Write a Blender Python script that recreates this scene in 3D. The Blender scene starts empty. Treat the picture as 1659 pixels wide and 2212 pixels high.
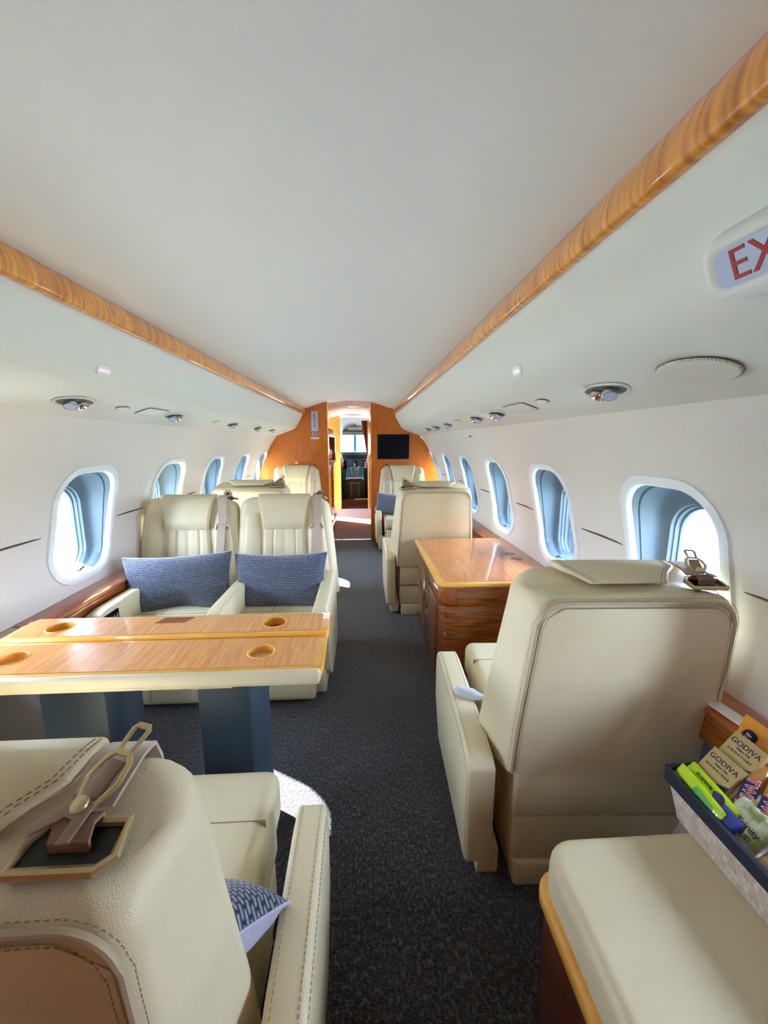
import bpy, bmesh, math, random
from mathutils import Vector, Matrix
random.seed(7)
PI = math.pi
C = bpy.context.scene.collection
CX = -0.155          # centre line of the cabin

# ------------------------------------------------------------------ materials
def lin(c):
    return tuple(((v/255)/12.92 if v/255 <= .04045 else (((v/255)+.055)/1.055)**2.4) for v in c)
def mat(name, col, rough=.5, metal=0., coat=0., coat_r=.05, noise=None, bump=None, spec=.5, sheen=0., emit=None, estr=0.):
    m = bpy.data.materials.new(name); m.use_nodes = True
    nt = m.node_tree; b = nt.nodes['Principled BSDF']
    c = (*lin(col), 1)
    b.inputs['Base Color'].default_value = c
    b.inputs['Roughness'].default_value = rough
    b.inputs['Metallic'].default_value = metal
    b.inputs['Coat Weight'].default_value = coat
    b.inputs['Coat Roughness'].default_value = coat_r
    b.inputs['Specular IOR Level'].default_value = spec
    b.inputs['Sheen Weight'].default_value = sheen
    if emit:
        b.inputs['Emission Color'].default_value = (*lin(emit), 1); b.inputs['Emission Strength'].default_value = estr
    tc = nt.nodes.new('ShaderNodeTexCoord')
    if noise:
        sc, col2, lo, hi = noise
        n = nt.nodes.new('ShaderNodeTexNoise'); n.inputs['Scale'].default_value = sc; n.inputs['Detail'].default_value = 5
        r = nt.nodes.new('ShaderNodeMapRange'); r.inputs[1].default_value = lo; r.inputs[2].default_value = hi
        mx = nt.nodes.new('ShaderNodeMix'); mx.data_type = 'RGBA'
        mx.inputs[6].default_value = c; mx.inputs[7].default_value = (*lin(col2), 1)
        nt.links.new(tc.outputs['Object'], n.inputs['Vector']); nt.links.new(n.outputs['Fac'], r.inputs[0])
        nt.links.new(r.outputs[0], mx.inputs[0]); nt.links.new(mx.outputs[2], b.inputs['Base Color'])
    if bump:
        sc, st, kind = bump
        if kind == 'v':
            n = nt.nodes.new('ShaderNodeTexVoronoi'); n.inputs['Scale'].default_value = sc; o = n.outputs['Distance']
        else:
            n = nt.nodes.new('ShaderNodeTexNoise'); n.inputs['Scale'].default_value = sc; n.inputs['Detail'].default_value = 3; o = n.outputs['Fac']
        bp = nt.nodes.new('ShaderNodeBump'); bp.inputs['Strength'].default_value = st; bp.inputs['Distance'].default_value = .002
        nt.links.new(tc.outputs['Object'], n.inputs['Vector']); nt.links.new(o, bp.inputs['Height']); nt.links.new(bp.outputs[0], b.inputs['Normal'])
    return m
def wood(name, c1, c2, fig=(8,60,8), tone=(3,3,3), rough=.3, strong=1.0, coat=1.):
    """glossy veneer: stretched noise for the figure, broader noise for the tone, under a clear coat"""
    m = mat(name, c1, rough=rough, coat=coat, coat_r=.03); nt = m.node_tree; b = nt.nodes['Principled BSDF']
    tc = nt.nodes.new('ShaderNodeTexCoord'); fac = []
    for sc, lo, hi, det in ((fig,.38,.66,3),(tone,.35,.7,2)):
        mp = nt.nodes.new('ShaderNodeMapping'); mp.inputs['Scale'].default_value = sc
        n = nt.nodes.new('ShaderNodeTexNoise'); n.inputs['Scale'].default_value = 1.; n.inputs['Detail'].default_value = det; n.inputs['Distortion'].default_value = .4
        r = nt.nodes.new('ShaderNodeMapRange'); r.inputs[1].default_value = lo; r.inputs[2].default_value = hi
        nt.links.new(tc.outputs['Object'], mp.inputs[0]); nt.links.new(mp.outputs[0], n.inputs['Vector']); nt.links.new(n.outputs['Fac'], r.inputs[0]); fac.append(r.outputs[0])
    mu = nt.nodes.new('ShaderNodeMath'); mu.operation = 'MULTIPLY_ADD'; mu.inputs[1].default_value = .72*strong
    m2 = nt.nodes.new('ShaderNodeMath'); m2.operation = 'MULTIPLY'; m2.inputs[1].default_value = .28*strong
    mx = nt.nodes.new('ShaderNodeMix'); mx.data_type = 'RGBA'
    mx.inputs[6].default_value = (*lin(c1), 1); mx.inputs[7].default_value = (*lin(c2), 1)
    nt.links.new(fac[1], m2.inputs[0]); nt.links.new(fac[0], mu.inputs[0]); nt.links.new(m2.outputs[0], mu.inputs[2])
    nt.links.new(mu.outputs[0], mx.inputs[0]); nt.links.new(mx.outputs[2], b.inputs['Base Color'])
    return m

M = {}
M['leather'] = mat('cream_leather', (219,208,174), rough=.40, bump=(520,.22,'v'), noise=(9,(214,202,167),.3,.7), spec=.4)
M['leather_warm'] = mat('warm_cream_leather', (217,205,172), rough=.42, bump=(520,.22,'v'), spec=.4)
M['thread'] = mat('beige_thread', (150,132,104), rough=.8)
M['thread_dark'] = mat('tan_thread', (122,106,82), rough=.8)
M['piping'] = mat('leather_piping', (182,168,138), rough=.5)
M['belt'] = mat('taupe_webbing', (186,168,150), rough=.7, bump=(700,.5,'n'), sheen=.3)
M['belt_dark'] = mat('tan_strap', (140,112,90), rough=.65, bump=(500,.4,'n'))
M['champagne'] = mat('champagne_metal', (196,178,134), rough=.32, metal=.75)
M['chrome'] = mat('polished_nickel', (205,200,192), rough=.12, metal=1.)
M['black'] = mat('black_plastic', (14,14,16), rough=.4)
M['screen'] = mat('dark_screen', (3,6,20), rough=.3, spec=.15)
M['ceiling'] = mat('ceiling_panel', (219,220,217), rough=.75, bump=(900,.12,'n'))
M['wall'] = mat('wall_fabric', (228,223,217), rough=.85, bump=(1100,.5,'v'))
M['white'] = mat('white_trim', (228,234,238), rough=.35)
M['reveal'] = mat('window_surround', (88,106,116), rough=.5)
M['seam'] = mat('dark_seam', (88,80,74), rough=.5, metal=.3)
M['psu'] = mat('service_panel', (214,216,208), rough=.6, bump=(900,.1,'n'))
M['wood_rail'] = wood('figured_anigre_rail', (236,164,60), (172,92,14), (9,92,9))
M['wood_table'] = wood('honey_anigre_table', (240,172,92), (206,126,52), (95,7,9), (4,2,4), strong=.9)
M['wood_edge'] = wood('maple_edge', (240,184,84), (222,150,46), (9,9,9), strong=.6)
M['wood_cab'] = wood('figured_cabinet_veneer', (166,86,18), (78,30,2), (9,9,110))
M['wood_top'] = wood('cabinet_top_veneer', (212,134,72), (172,94,40), (60,8,9), strong=.8)
M['wood_bulk'] = wood('bulkhead_veneer', (206,112,12), (176,86,6), (60,9,7), (5,5,3), strong=.8, coat=.6)
M['wood_dark'] = wood('mahogany_plinth', (112,44,16), (70,24,8), (9,9,60), strong=.8)
M['wood_red'] = wood('reddish_ledge_veneer', (180,100,58), (138,64,30), (30,9,9), strong=.7)
M['slate'] = mat('dark_slate_panel', (38,52,64), rough=.5, bump=(300,.2,'n'))
M['slate_mid'] = mat('grey_slate_panel', (88,100,104), rough=.6, bump=(300,.2,'n'))
M['sidewall'] = mat('grey_lower_carpet', (92,90,98), rough=.95, bump=(240,.8,'n'))
M['cup'] = mat('cup_bottom', (120,60,24), rough=.35, coat=.5)
M['red'] = mat('red_letters', (158,12,28), rough=.5)
M['signwhite'] = mat('sign_face', (172,184,208), rough=.35)
M['navy'] = mat('navy_cloth', (22,28,44), rough=.8)
M['basket'] = mat('woven_ivory', (216,204,188), rough=.7)
M['paper'] = mat('white_paper', (236,232,228), rough=.6)
M['green'] = mat('lime_wrapper', (186,222,24), rough=.25, coat=.5)
M['leafgreen'] = mat('leaf_green_print', (70,170,50), rough=.3)
M['goldfoil'] = mat('gold_card', (190,168,112), rough=.3, metal=.35)
M['copper'] = mat('copper_wrapper', (206,142,84), rough=.25, metal=.5)
M['orange'] = mat('orange_bag', (226,150,40), rough=.35, coat=.3)
M['bluefoil'] = mat('blue_foil', (24,50,140), rough=.25, coat=.6)
M['purple'] = mat('deep_purple_card', (50,40,86), rough=.4)
M['pouch'] = mat('pale_pouch', (196,200,176), rough=.3, coat=.4, noise=(40,(130,140,84),.45,.62))
M['nuts'] = mat('nut_mix_print', (176,146,108), rough=.3, coat=.5, noise=(60,(110,70,44),.45,.55))
M['redbag'] = mat('red_wrapper', (200,36,48), rough=.3, coat=.5)
M['pink'] = mat('pink_print', (208,112,116), rough=.4)
M['teal'] = mat('teal_panel', (66,116,130), rough=.4)
M['tealband'] = mat('teal_print', (40,110,140), rough=.4)
M['skin'] = mat('skin', (196,140,110), rough=.5)
M['shirt'] = mat('white_shirt', (232,234,240), rough=.8)
M['trousers'] = mat('dark_trousers', (24,26,34), rough=.8)
M['hair'] = mat('dark_hair', (40,30,24), rough=.7)
M['led'] = mat('lit_pictogram', (255,240,240), emit=(255,225,232), estr=.22)
M['ledred'] = mat('lit_red_pictogram', (255,80,90), emit=(255,60,80), estr=.25)
M['dl'] = mat('lit_downlight', (255,250,240), emit=(255,248,235), estr=.35)
M['curtain'] = mat('brown_curtain', (122,66,34), rough=.9)
M['glassbottle'] = mat('bottle_glass', (90,24,20), rough=.1, coat=1)

def carpet(name, c1, c2, c3):
    m = mat(name, c1, rough=1., sheen=.4); nt = m.node_tree; b = nt.nodes['Principled BSDF']
    tc = nt.nodes.new('ShaderNodeTexCoord'); mp = nt.nodes.new('ShaderNodeMapping'); mp.inputs['Scale'].default_value = (1.,.55,1.)
    v = nt.nodes.new('ShaderNodeTexVoronoi'); v.inputs['Scale'].default_value = 330
    n = nt.nodes.new('ShaderNodeTexNoise'); n.inputs['Scale'].default_value = 120; n.inputs['Detail'].default_value = 4
    n2 = nt.nodes.new('ShaderNodeTexNoise'); n2.inputs['Scale'].default_value = 5; n2.inputs['Detail'].default_value = 3
    rmp = nt.nodes.new('ShaderNodeValToRGB'); cr = rmp.color_ramp
    cr.elements[0].position = .36; cr.elements[0].color = (*lin(c1),1); cr.elements[1].position = .68; cr.elements[1].color = (*lin(c3),1)
    e = cr.elements.new(.5); e.color = (*lin(c2),1)
    mix = nt.nodes.new('ShaderNodeMix'); mix.data_type = 'RGBA'; mix.blend_type = 'MULTIPLY'; mix.inputs[0].default_value = .35
    bp = nt.nodes.new('ShaderNodeBump'); bp.inputs['Strength'].default_value = .9; bp.inputs['Distance'].default_value = .004
    L = nt.links.new
    L(tc.outputs['Object'], mp.inputs[0]); L(mp.outputs[0], v.inputs['Vector']); L(mp.outputs[0], n.inputs['Vector']); L(tc.outputs['Object'], n2.inputs['Vector'])
    L(n.outputs['Fac'], rmp.inputs[0]); L(rmp.outputs[0], mix.inputs[6]); L(n2.outputs['Color'], mix.inputs[7])
    L(rmp.outputs[0], b.inputs['Base Color']); L(v.outputs['Distance'], bp.inputs['Height']); L(bp.outputs[0], b.inputs['Normal'])
    return m
M['carpet'] = carpet('charcoal_carpet', (6,7,9), (24,25,30), (84,86,96))
M['carpet_galley'] = carpet('brown_galley_carpet', (100,82,76), (130,108,98), (166,146,136))

def knit(name, yarn, gap, sx, sz):
    """rows of chunky stitches: light yarn cells on a dark ground"""
    m = mat(name, yarn, rough=.95, sheen=.3); nt = m.node_tree; b = nt.nodes['Principled BSDF']
    tc = nt.nodes.new('ShaderNodeTexCoord'); mp = nt.nodes.new('ShaderNodeMapping'); mp.inputs['Rotation'].default_value = (PI/2,0,0)
    n = nt.nodes.new('ShaderNodeTexNoise'); n.inputs['Scale'].default_value = 60
    ad = nt.nodes.new('ShaderNodeVectorMath'); ad.operation = 'MULTIPLY_ADD'; ad.inputs[1].default_value = (.004,.004,.004)
    br = nt.nodes.new('ShaderNodeTexBrick'); br.inputs['Scale'].default_value = 1.
    br.inputs['Color1'].default_value = (*lin(yarn),1); br.inputs['Color2'].default_value = (*lin(tuple(int(v*.86) for v in yarn)),1); br.inputs['Mortar'].default_value = (*lin(gap),1)
    br.inputs['Mortar Size'].default_value = .0024; br.inputs['Mortar Smooth'].default_value = .7
    br.inputs['Brick Width'].default_value = sx; br.inputs['Row Height'].default_value = sz
    bp = nt.nodes.new('ShaderNodeBump'); bp.inputs['Strength'].default_value = .8; bp.inputs['Distance'].default_value = .003; bp.invert = True
    L = nt.links.new
    L(tc.outputs['Object'], mp.inputs[0]); L(n.outputs['Color'], ad.inputs[0]); L(mp.outputs[0], ad.inputs[2]); L(tc.outputs['Object'], n.inputs['Vector'])
    L(ad.outputs[0], br.inputs['Vector']); L(br.outputs['Color'], b.inputs['Base Color']); L(br.outputs['Fac'], bp.inputs['Height']); L(bp.outputs[0], b.inputs['Normal'])
    return m
M['knit'] = knit('blue_grey_knit', (136,146,170), (18,24,46), .0125, .0088)
M['plainback'] = mat('pale_lilac_cotton', (176,178,200), rough=.9, bump=(300,.4,'n'))

def basketmat():
    m = M['basket']; nt = m.node_tree; b = nt.nodes['Principled BSDF']
    tc = nt.nodes.new('ShaderNodeTexCoord'); mp = nt.nodes.new('ShaderNodeMapping'); mp.inputs['Rotation'].default_value = (0,PI/2,0); mp.inputs['Scale'].default_value=(1,1,1)
    ck = nt.nodes.new('ShaderNodeTexBrick'); ck.offset = .5
    ck.inputs['Color1'].default_value = (*lin((224,214,200)),1); ck.inputs['Color2'].default_value = (*lin((184,168,150)),1); ck.inputs['Mortar'].default_value = (*lin((196,184,168)),1)
    ck.inputs['Scale'].default_value = 1.; ck.inputs['Brick Width'].default_value = .009; ck.inputs['Row Height'].default_value = .015; ck.inputs['Mortar Size'].default_value = .001
    bp = nt.nodes.new('ShaderNodeBump'); bp.inputs['Strength'].default_value = .9; bp.inputs['Distance'].default_value = .004
    L = nt.links.new
    sp = nt.nodes.new('ShaderNodeSeparateXYZ'); cb = nt.nodes.new('ShaderNodeCombineXYZ')
    L(tc.outputs['Object'], sp.inputs[0]); L(sp.outputs['Y'], cb.inputs['X']); L(sp.outputs['Z'], cb.inputs['Y'])
    L(cb.outputs[0], ck.inputs['Vector']); L(ck.outputs['Color'], b.inputs['Base Color']); L(ck.outputs['Fac'], bp.inputs['Height']); L(bp.outputs[0], b.inputs['Normal'])
basketmat()

def glassmat():
    m = bpy.data.materials.new('window_glass'); m.use_nodes = True; nt = m.node_tree; nt.nodes.clear()
    o = nt.nodes.new('ShaderNodeOutputMaterial'); t = nt.nodes.new('ShaderNodeBsdfTransparent'); g = nt.nodes.new('ShaderNodeBsdfGlossy')
    t.inputs[0].default_value = (.93,.985,1,1); g.inputs['Roughness'].default_value = .02
    f = nt.nodes.new('ShaderNodeFresnel'); f.inputs[0].default_value = 1.2; mx = nt.nodes.new('ShaderNodeMixShader')
    nt.links.new(f.outputs[0], mx.inputs[0]); nt.links.new(t.outputs[0], mx.inputs[1]); nt.links.new(g.outputs[0], mx.inputs[2]); nt.links.new(mx.outputs[0], o.inputs[0])
    return m
M['glass'] = glassmat()
def bubblemat():
    m = mat('bubble_sunshade', (150,180,220), rough=.3); nt = m.node_tree; b = nt.nodes['Principled BSDF']
    v = nt.nodes.new('ShaderNodeTexVoronoi'); v.inputs['Scale'].default_value = 60; tc = nt.nodes.new('ShaderNodeTexCoord')
    r = nt.nodes.new('ShaderNodeValToRGB'); r.color_ramp.elements[0].color = (*lin((240,246,255)),1); r.color_ramp.elements[1].color = (*lin((120,156,206)),1)
    nt.links.new(tc.outputs['Object'], v.inputs['Vector']); nt.links.new(v.outputs['Distance'], r.inputs[0]); nt.links.new(r.outputs[0], b.inputs['Base Color'])
    b.inputs['Transmission Weight'].default_value = .5
    return m
M['bubble'] = bubblemat()

# ------------------------------------------------------------------ mesh helpers
def link(name, me, m, parent=None, smooth=True, ang=35):
    o = bpy.data.objects.new(name, me); C.objects.link(o)
    if m is not None:
        for mm in (m if isinstance(m, (list, tuple)) else [m]): me.materials.append(mm)
    if smooth:
        me.shade_smooth(); me.set_sharp_from_angle(angle=math.radians(ang))
    if parent: o.parent = parent
    return o
class MB:
    def __init__(s): s.b = bmesh.new()
    def faces(s, vs, fs, mi=0):
        bv = [s.b.verts.new(v) for v in vs]
        for f in fs:
            try:
                q = s.b.faces.new([bv[i] for i in f]); q.material_index = mi
            except ValueError: pass
        return s
    def box(s, x0, x1, y0, y1, z0, z1, r=0., seg=3, mi=0, mtx=None):
        t = bmesh.new(); bmesh.ops.create_cube(t, size=1)
        for v in t.verts: v.co = Vector(((x0+x1)/2+v.co.x*(x1-x0), (y0+y1)/2+v.co.y*(y1-y0), (z0+z1)/2+v.co.z*(z1-z0)))
        if r > 0: bmesh.ops.bevel(t, geom=t.edges[:], offset=min(r, .49*min(x1-x0,y1-y0,z1-z0)), segments=seg, profile=.5, affect='EDGES')
        return s.merge(t, mi, mtx)
    def merge(s, t, mi=0, mtx=None):
        if mtx is not None: bmesh.ops.transform(t, matrix=mtx, verts=t.verts[:])
        me = bpy.data.meshes.new('tmp'); 
        for f in t.faces: f.material_index = mi
        t.to_mesh(me); t.free(); s.b.from_mesh(me); bpy.data.meshes.remove(me); return s
    def loft(s, rings, closed=True, cap=True, mi=0):
        n = len(rings[0]); vs = [p for r in rings for p in r]; fs = []
        for i in range(len(rings)-1):
            for j in range(n if closed else n-1):
                a = i*n+j; b = i*n+(j+1)%n; fs.append((a, b, b+n, a+n))
        if cap and closed: fs.append(tuple(range(n))[::-1]); fs.append(tuple(range((len(rings)-1)*n, len(rings)*n)))
        return s.faces(vs, fs, mi)
    def tube(s, path, r, n=10, closed=False, mi=0, flat=1., up=None):
        P = [Vector(p) for p in path]; rings = []
        N = len(P); prev = None
        for i, p in enumerate(P):
            a = P[(i-1) % N] if (closed or i > 0) else P[i]; b = P[(i+1) % N] if (closed or i < N-1) else P[i]
            t = (b-a).normalized()
            if prev is None:
                u = Vector(up) if up else (Vector((0,0,1)) if abs(t.z) < .9 else Vector((1,0,0)))
            else: u = prev
            u = (u - t*u.dot(t)).normalized(); prev = u; w = t.cross(u)
            rr = r[i] if isinstance(r, (list, tuple)) else r
            rings.append([p + (u*math.cos(k*2*PI/n)*flat + w*math.sin(k*2*PI/n))*rr for k in range(n)])
        if closed: rings.append(rings[0])
        return s.loft(rings, cap=not closed, mi=mi)
    def prism(s, poly, axis, a, b, r=0., seg=2, mi=0):
        """poly in the two axes left over (order xyz), extruded along axis"""
        def pt(u, v, w): return {'x': (w,u,v), 'y': (u,w,v), 'z': (u,v,w)}[axis]
        t = bmesh.new(); A = [t.verts.new(pt(u,v,a)) for u,v in poly]; B = [t.verts.new(pt(u,v,b)) for u,v in poly]
        t.faces.new(A); t.faces.new(B[::-1]); n = len(poly)
        for i in range(n): t.faces.new((A[i],B[i],B[(i+1)%n],A[(i+1)%n]))
        bmesh.ops.recalc_face_normals(t, faces=t.faces[:])
        if r > 0:
            es = [e for e in t.edges if len(e.link_faces) == 2 and e.calc_face_angle(0) > .6]
            bmesh.ops.bevel(t, geom=es, offset=r, segments=seg, profile=.5, affect='EDGES')
        return s.merge(t, mi)
    def lathe(s, prof, n=32, mtx=None, mi=0):
        t = bmesh.new(); rings = [[t.verts.new((r*math.cos(k*2*PI/n), r*math.sin(k*2*PI/n), z)) for k in range(n)] for r, z in prof]
        for i in range(len(rings)-1):
            for k in range(n): t.faces.new((rings[i][k], rings[i][(k+1)%n], rings[i+1][(k+1)%n], rings[i+1][k]))
        t.faces.new(rings[0][::-1]); t.faces.new(rings[-1])
        return s.merge(t, mi, mtx)
    def obj(s, name, m, parent=None, smooth=True, ang=35, recalc=True):
        if recalc: bmesh.ops.recalc_face_normals(s.b, faces=s.b.faces[:])
        me = bpy.data.meshes.new(name); s.b.to_mesh(me); s.b.free()
        return link(name, me, m, parent, smooth, ang)
def tag(o, label=None, cat=None, group=None, kind=None):
    if label: o['label'] = label
    if cat: o['category'] = cat
    if group: o['group'] = group
    if kind: o['kind'] = kind
    return o
def thing(name, label, cat, loc=(0,0,0), rz=0., group=None):
    o = bpy.data.objects.new(name, None); C.objects.link(o); o.location = loc; o.rotation_euler = (0,0,rz)
    return tag(o, label, cat, group)
def copy_tree(o, parent=None):
    c = o.copy(); C.objects.link(c); c.parent = parent
    for ch in [k for k in C.objects if k.parent == o]: copy_tree(ch, c)
    return c
def struct(o): o['kind'] = 'structure'; return o
def rrect(hx, hy, r, n=6):
    """rounded rectangle outline, counter-clockwise, 4*(n+1) points"""
    out = []
    for cx, cy, a0 in ((hx-r,hy-r,0),(-hx+r,hy-r,PI/2),(-hx+r,-hy+r,PI),(hx-r,-hy+r,1.5*PI)):
        for k in range(n+1):
            a = a0 + k*PI/2/n; out.append((cx+r*math.cos(a), cy+r*math.sin(a)))
    return out
def stitch(mb, path, step=.009, ln=.005, w=.0009, mi=0):
    """short thread dashes laid along a polyline"""
    P = [Vector(p) for p in path]; d = 0.; nxt = 0.
    for a, b in zip(P, P[1:]):
        L = (b-a).length
        if L < 1e-6: continue
        t = (b-a)/L
        while nxt < d+L:
            q = a+t*(nxt-d); mb.tube([q, q+t*ln], w, 4, mi=mi); nxt += step
        d += L
def text(s, size, m, parent, mtx, name='lettering', ext=.0004, align='CENTER', sx=1., space=1., lines=1., off=0.):
    cu = bpy.data.curves.new(name, 'FONT'); cu.body = s; cu.size = size; cu.extrude = ext; cu.offset = off; cu.align_x = align; cu.align_y = 'CENTER'
    cu.space_character = space; cu.space_line = lines; cu.materials.append(m)
    o = bpy.data.objects.new(name, cu); C.objects.link(o); o.parent = parent
    o.matrix_local = mtx @ Matrix.Diagonal((sx,1,1,1)); return o
def frame(origin, xdir, ydir):
    x = Vector(xdir).normalized(); y = Vector(ydir); y = (y-x*y.dot(x)).normalized(); z = x.cross(y)
    m = Matrix((x,y,z)).transposed().to_4x4(); m.translation = Vector(origin); return m

# ------------------------------------------------------------------ cabin cross-section
Y0, Y1 = -.62, 5.134           # unseen aft wall, its distance chosen for the light, and forward bulkhead
def herm(P, t):
    if t <= P[0][0]: return P[0][1]
    for i in range(len(P)-1):
        if t <= P[i+1][0]:
            x0,y0 = P[i]; x1,y1 = P[i+1]; h = x1-x0; u = (t-x0)/h
            m0 = (P[i+1][1]-P[i-1][1])/(P[i+1][0]-P[i-1][0]) if i else (y1-y0)/h
            m1 = (P[i+2][1]-y0)/(P[i+2][0]-x0) if i+2 < len(P) else (y1-y0)/h
            return (2*u**3-3*u*u+1)*y0+(u**3-2*u*u+u)*h*m0+(-2*u**3+3*u*u)*y1+(u**3-u*u)*h*m1
    return P[-1][1]
WALL = [(-.05,.93),(.15,1.03),(.35,1.115),(.6,1.155),(.77,1.16),(.9,1.145),(1.08,1.075),(1.28,.975),(1.39,.89)]
def near(y): return max(0., min(1., (Y1-y)/(Y1-1.)))
def aw(z, y):                      # half width of the wall at height z
    return herm(WALL, z) + .05*near(y)*max(0., min(1., (z-.95)/.43))
PITCH = .775; WY = [1.15+PITCH*k for k in range(-1, 6)]
WYS = {-1: [y-.062 for y in WY], 1: WY}
ZC, HWY, HWZ, RR = .91, .183, .238, .12
NSEG = 10
def opening(f=0., grow=0.):
    hx = HWY+(.142-HWY)*f+grow; hz = HWZ+(.19-HWZ)*f+grow; r = RR+(.092-RR)*f+grow; zc = ZC+(.868-ZC)*f
    return [(x, zc+z) for x, z in rrect(hx, hz, r, NSEG)]
ZL, ZT = -.05, 1.385
def build_wall(side):
    s = -1 if side == 'left' else 1; WY = WYS[s]
    mb = MB()
    def P(y, z): return (CX+s*aw(z, y), y, z)
    lo, hi = WY[0]-PITCH/2, WY[-1]+PITCH/2
    for yc in WY:
        a = yc-PITCH/2; b = min(yc+PITCH/2, Y1)
        inner = [(yc+u, z) for u, z in opening(0)]
        # outer outline on the cell rectangle, the middle of each rounded corner going to a cell corner
        n4 = NSEG+1; cor = [(b,1.33),(a,1.33),(a,.5),(b,.5)]; outer = [None]*(4*n4)
        for q in range(4):
            p0, p1 = cor[q], cor[(q+1)%4]
            for k in range(n4):
                t = k/n4; outer[(q*n4+NSEG//2+k) % (4*n4)] = (p0[0]+(p1[0]-p0[0])*t, p0[1]+(p1[1]-p0[1])*t)
        rings = []
        for k in range(15):
            f = k/14; f = f**1.3
            rings.append([P(i[0]+(o[0]-i[0])*f, i[1]+(o[1]-i[1])*f) for i, o in zip(inner, outer)])
        mb.loft(rings, cap=False)
    NY = 40
    for z0, z1, n in ((ZL,.5,8),(1.33,ZT,2)):
        rows = [[P(lo+(Y1-lo)*j/NY, z0+(z1-z0)*i/n) for j in range(NY+1)] for i in range(n+1)]
        mb.loft(rows, closed=False)
    rows = [[P(lo+(Y0-lo)*j/2, ZL+(ZT-ZL)*i/24) for j in range(3)] for i in range(25)]
    mb.loft(rows, closed=False)
    bmesh.ops.remove_doubles(mb.b, verts=mb.b.verts[:], dist=.0008)
    return struct(mb.obj('wall_'+side, M['wall'], ang=60))
wl = build_wall('left'); wr_ = build_wall('right')

def build_window(side, idx, yc, shade=False):
    s = -1 if side == 'left' else 1
    e = bpy.data.objects.new('window_%d' % idx, None); C.objects.link(e); e.location = (CX+s*1.14, yc, ZC); struct(e)
    def L(x, y, z): return (x-e.location.x, y-yc, z-ZC)
    mb = MB()      # the white lip standing proud of the fabric
    rings = []
    for g, d in ((.030,.002),(.028,-.008),(.018,-.013),(.006,-.013),(-.002,-.006),(-.004,.012)):
        rings.append([L(CX+s*(aw(z, yc+u)+d), yc+u, z) for u, z in opening(0, g)])
    mb.loft(rings, cap=False); mb.obj('bezel', M['white'], e, ang=50)
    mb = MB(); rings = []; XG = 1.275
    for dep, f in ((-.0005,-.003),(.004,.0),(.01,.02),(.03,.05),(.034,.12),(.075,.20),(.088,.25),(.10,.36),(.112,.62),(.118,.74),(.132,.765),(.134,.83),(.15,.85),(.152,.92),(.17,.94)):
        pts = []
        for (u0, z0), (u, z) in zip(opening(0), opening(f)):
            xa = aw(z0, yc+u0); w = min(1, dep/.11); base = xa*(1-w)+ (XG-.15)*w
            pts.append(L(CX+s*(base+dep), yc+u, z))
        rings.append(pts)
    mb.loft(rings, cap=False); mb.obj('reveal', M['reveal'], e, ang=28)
    mb = MB()
    o = opening(.93)
    mb.faces([L(CX+s*(XG+.012), yc+u, z) for u, z in o], [tuple(range(len(o)))])
    mb.obj('pane', M['glass'], e, smooth=False)
    if shade:
        mb = MB(); zs = [.68,.78,.88,.98]; 
        mb.faces([L(CX+s*1.24, yc+.10, .70), L(CX+s*1.24, yc-.13, .70), L(CX+s*1.21, yc-.13, 1.0), L(CX+s*1.21, yc+.02, 1.04), L(CX+s*1.22, yc+.10, .93)], [(0,1,2,3,4)])
        sh = mb.obj('sunshade', M['bubble'], e, smooth=False); sh['label'] = 'silver bubble-wrap sunshade'
    mb = MB(); mb.box(-.02,.02,-.012,.012,-.006,.006,.004)
    b = mb.obj('shade_switch', M['slate_mid'], e); b.location = L(CX+s*1.18, yc, ZC-.215); b.rotation_euler = (0,s*.3,PI/2)
    return e
wi = 1
for side in ('left','right'):
    for k, yc in enumerate(WYS[-1 if side == 'left' else 1]):
        build_window(side, wi, yc, shade=(side == 'left' and k == 4)); wi += 1

# ceiling, rails, valances
def prof_strip(pts, ys, s, mb):
    """pts: [(a_far, z_far, a_near, z_near)]"""
    rows = []
    for y in ys:
        f = near(y); rows.append([(CX+s*(p[0]*(1-f)+p[2]*f), y, p[1]*(1-f)+p[3]*f) for p in pts])
    mb.loft(rows, closed=False)
ys = [Y0+(Y1-Y0)*k/24 for k in range(25)]
def dens(P, n=6):
    """Catmull-Rom through 4-tuples"""
    out = []
    for i in range(len(P)-1):
        p0 = P[max(i-1,0)]; p1 = P[i]; p2 = P[i+1]; p3 = P[min(i+2,len(P)-1)]
        for k in range(n):
            t = k/n; out.append(tuple(.5*(2*b+(c-a)*t+(2*a-5*b+4*c-d)*t*t+(3*b-a-3*c+d)*t**3) for a,b,c,d in zip(p0,p1,p2,p3)))
    out.append(P[-1]); return out
mb = MB()
CEIL = dens([(0,1.80,0,1.80),(.15,1.796,.16,1.796),(.28,1.782,.30,1.782),(.40,1.752,.42,1.752),(.50,1.716,.53,1.716),(.57,1.70,.60,1.70),(.62,1.69,.64,1.69),(.70,1.69,.72,1.69)])
full = [(-a,b,-c,d) for a,b,c,d in CEIL[::-1]][:-1]+CEIL
rows = []
for y in ys:
    f = near(y); rows.append([(CX+p[0]*(1-f)+p[2]*f, y, p[1]*(1-f)+p[3]*f) for p in full])
mb.loft(rows, closed=False)
struct(mb.obj('ceiling', M['ceiling'], ang=60))
RAIL = []
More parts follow.
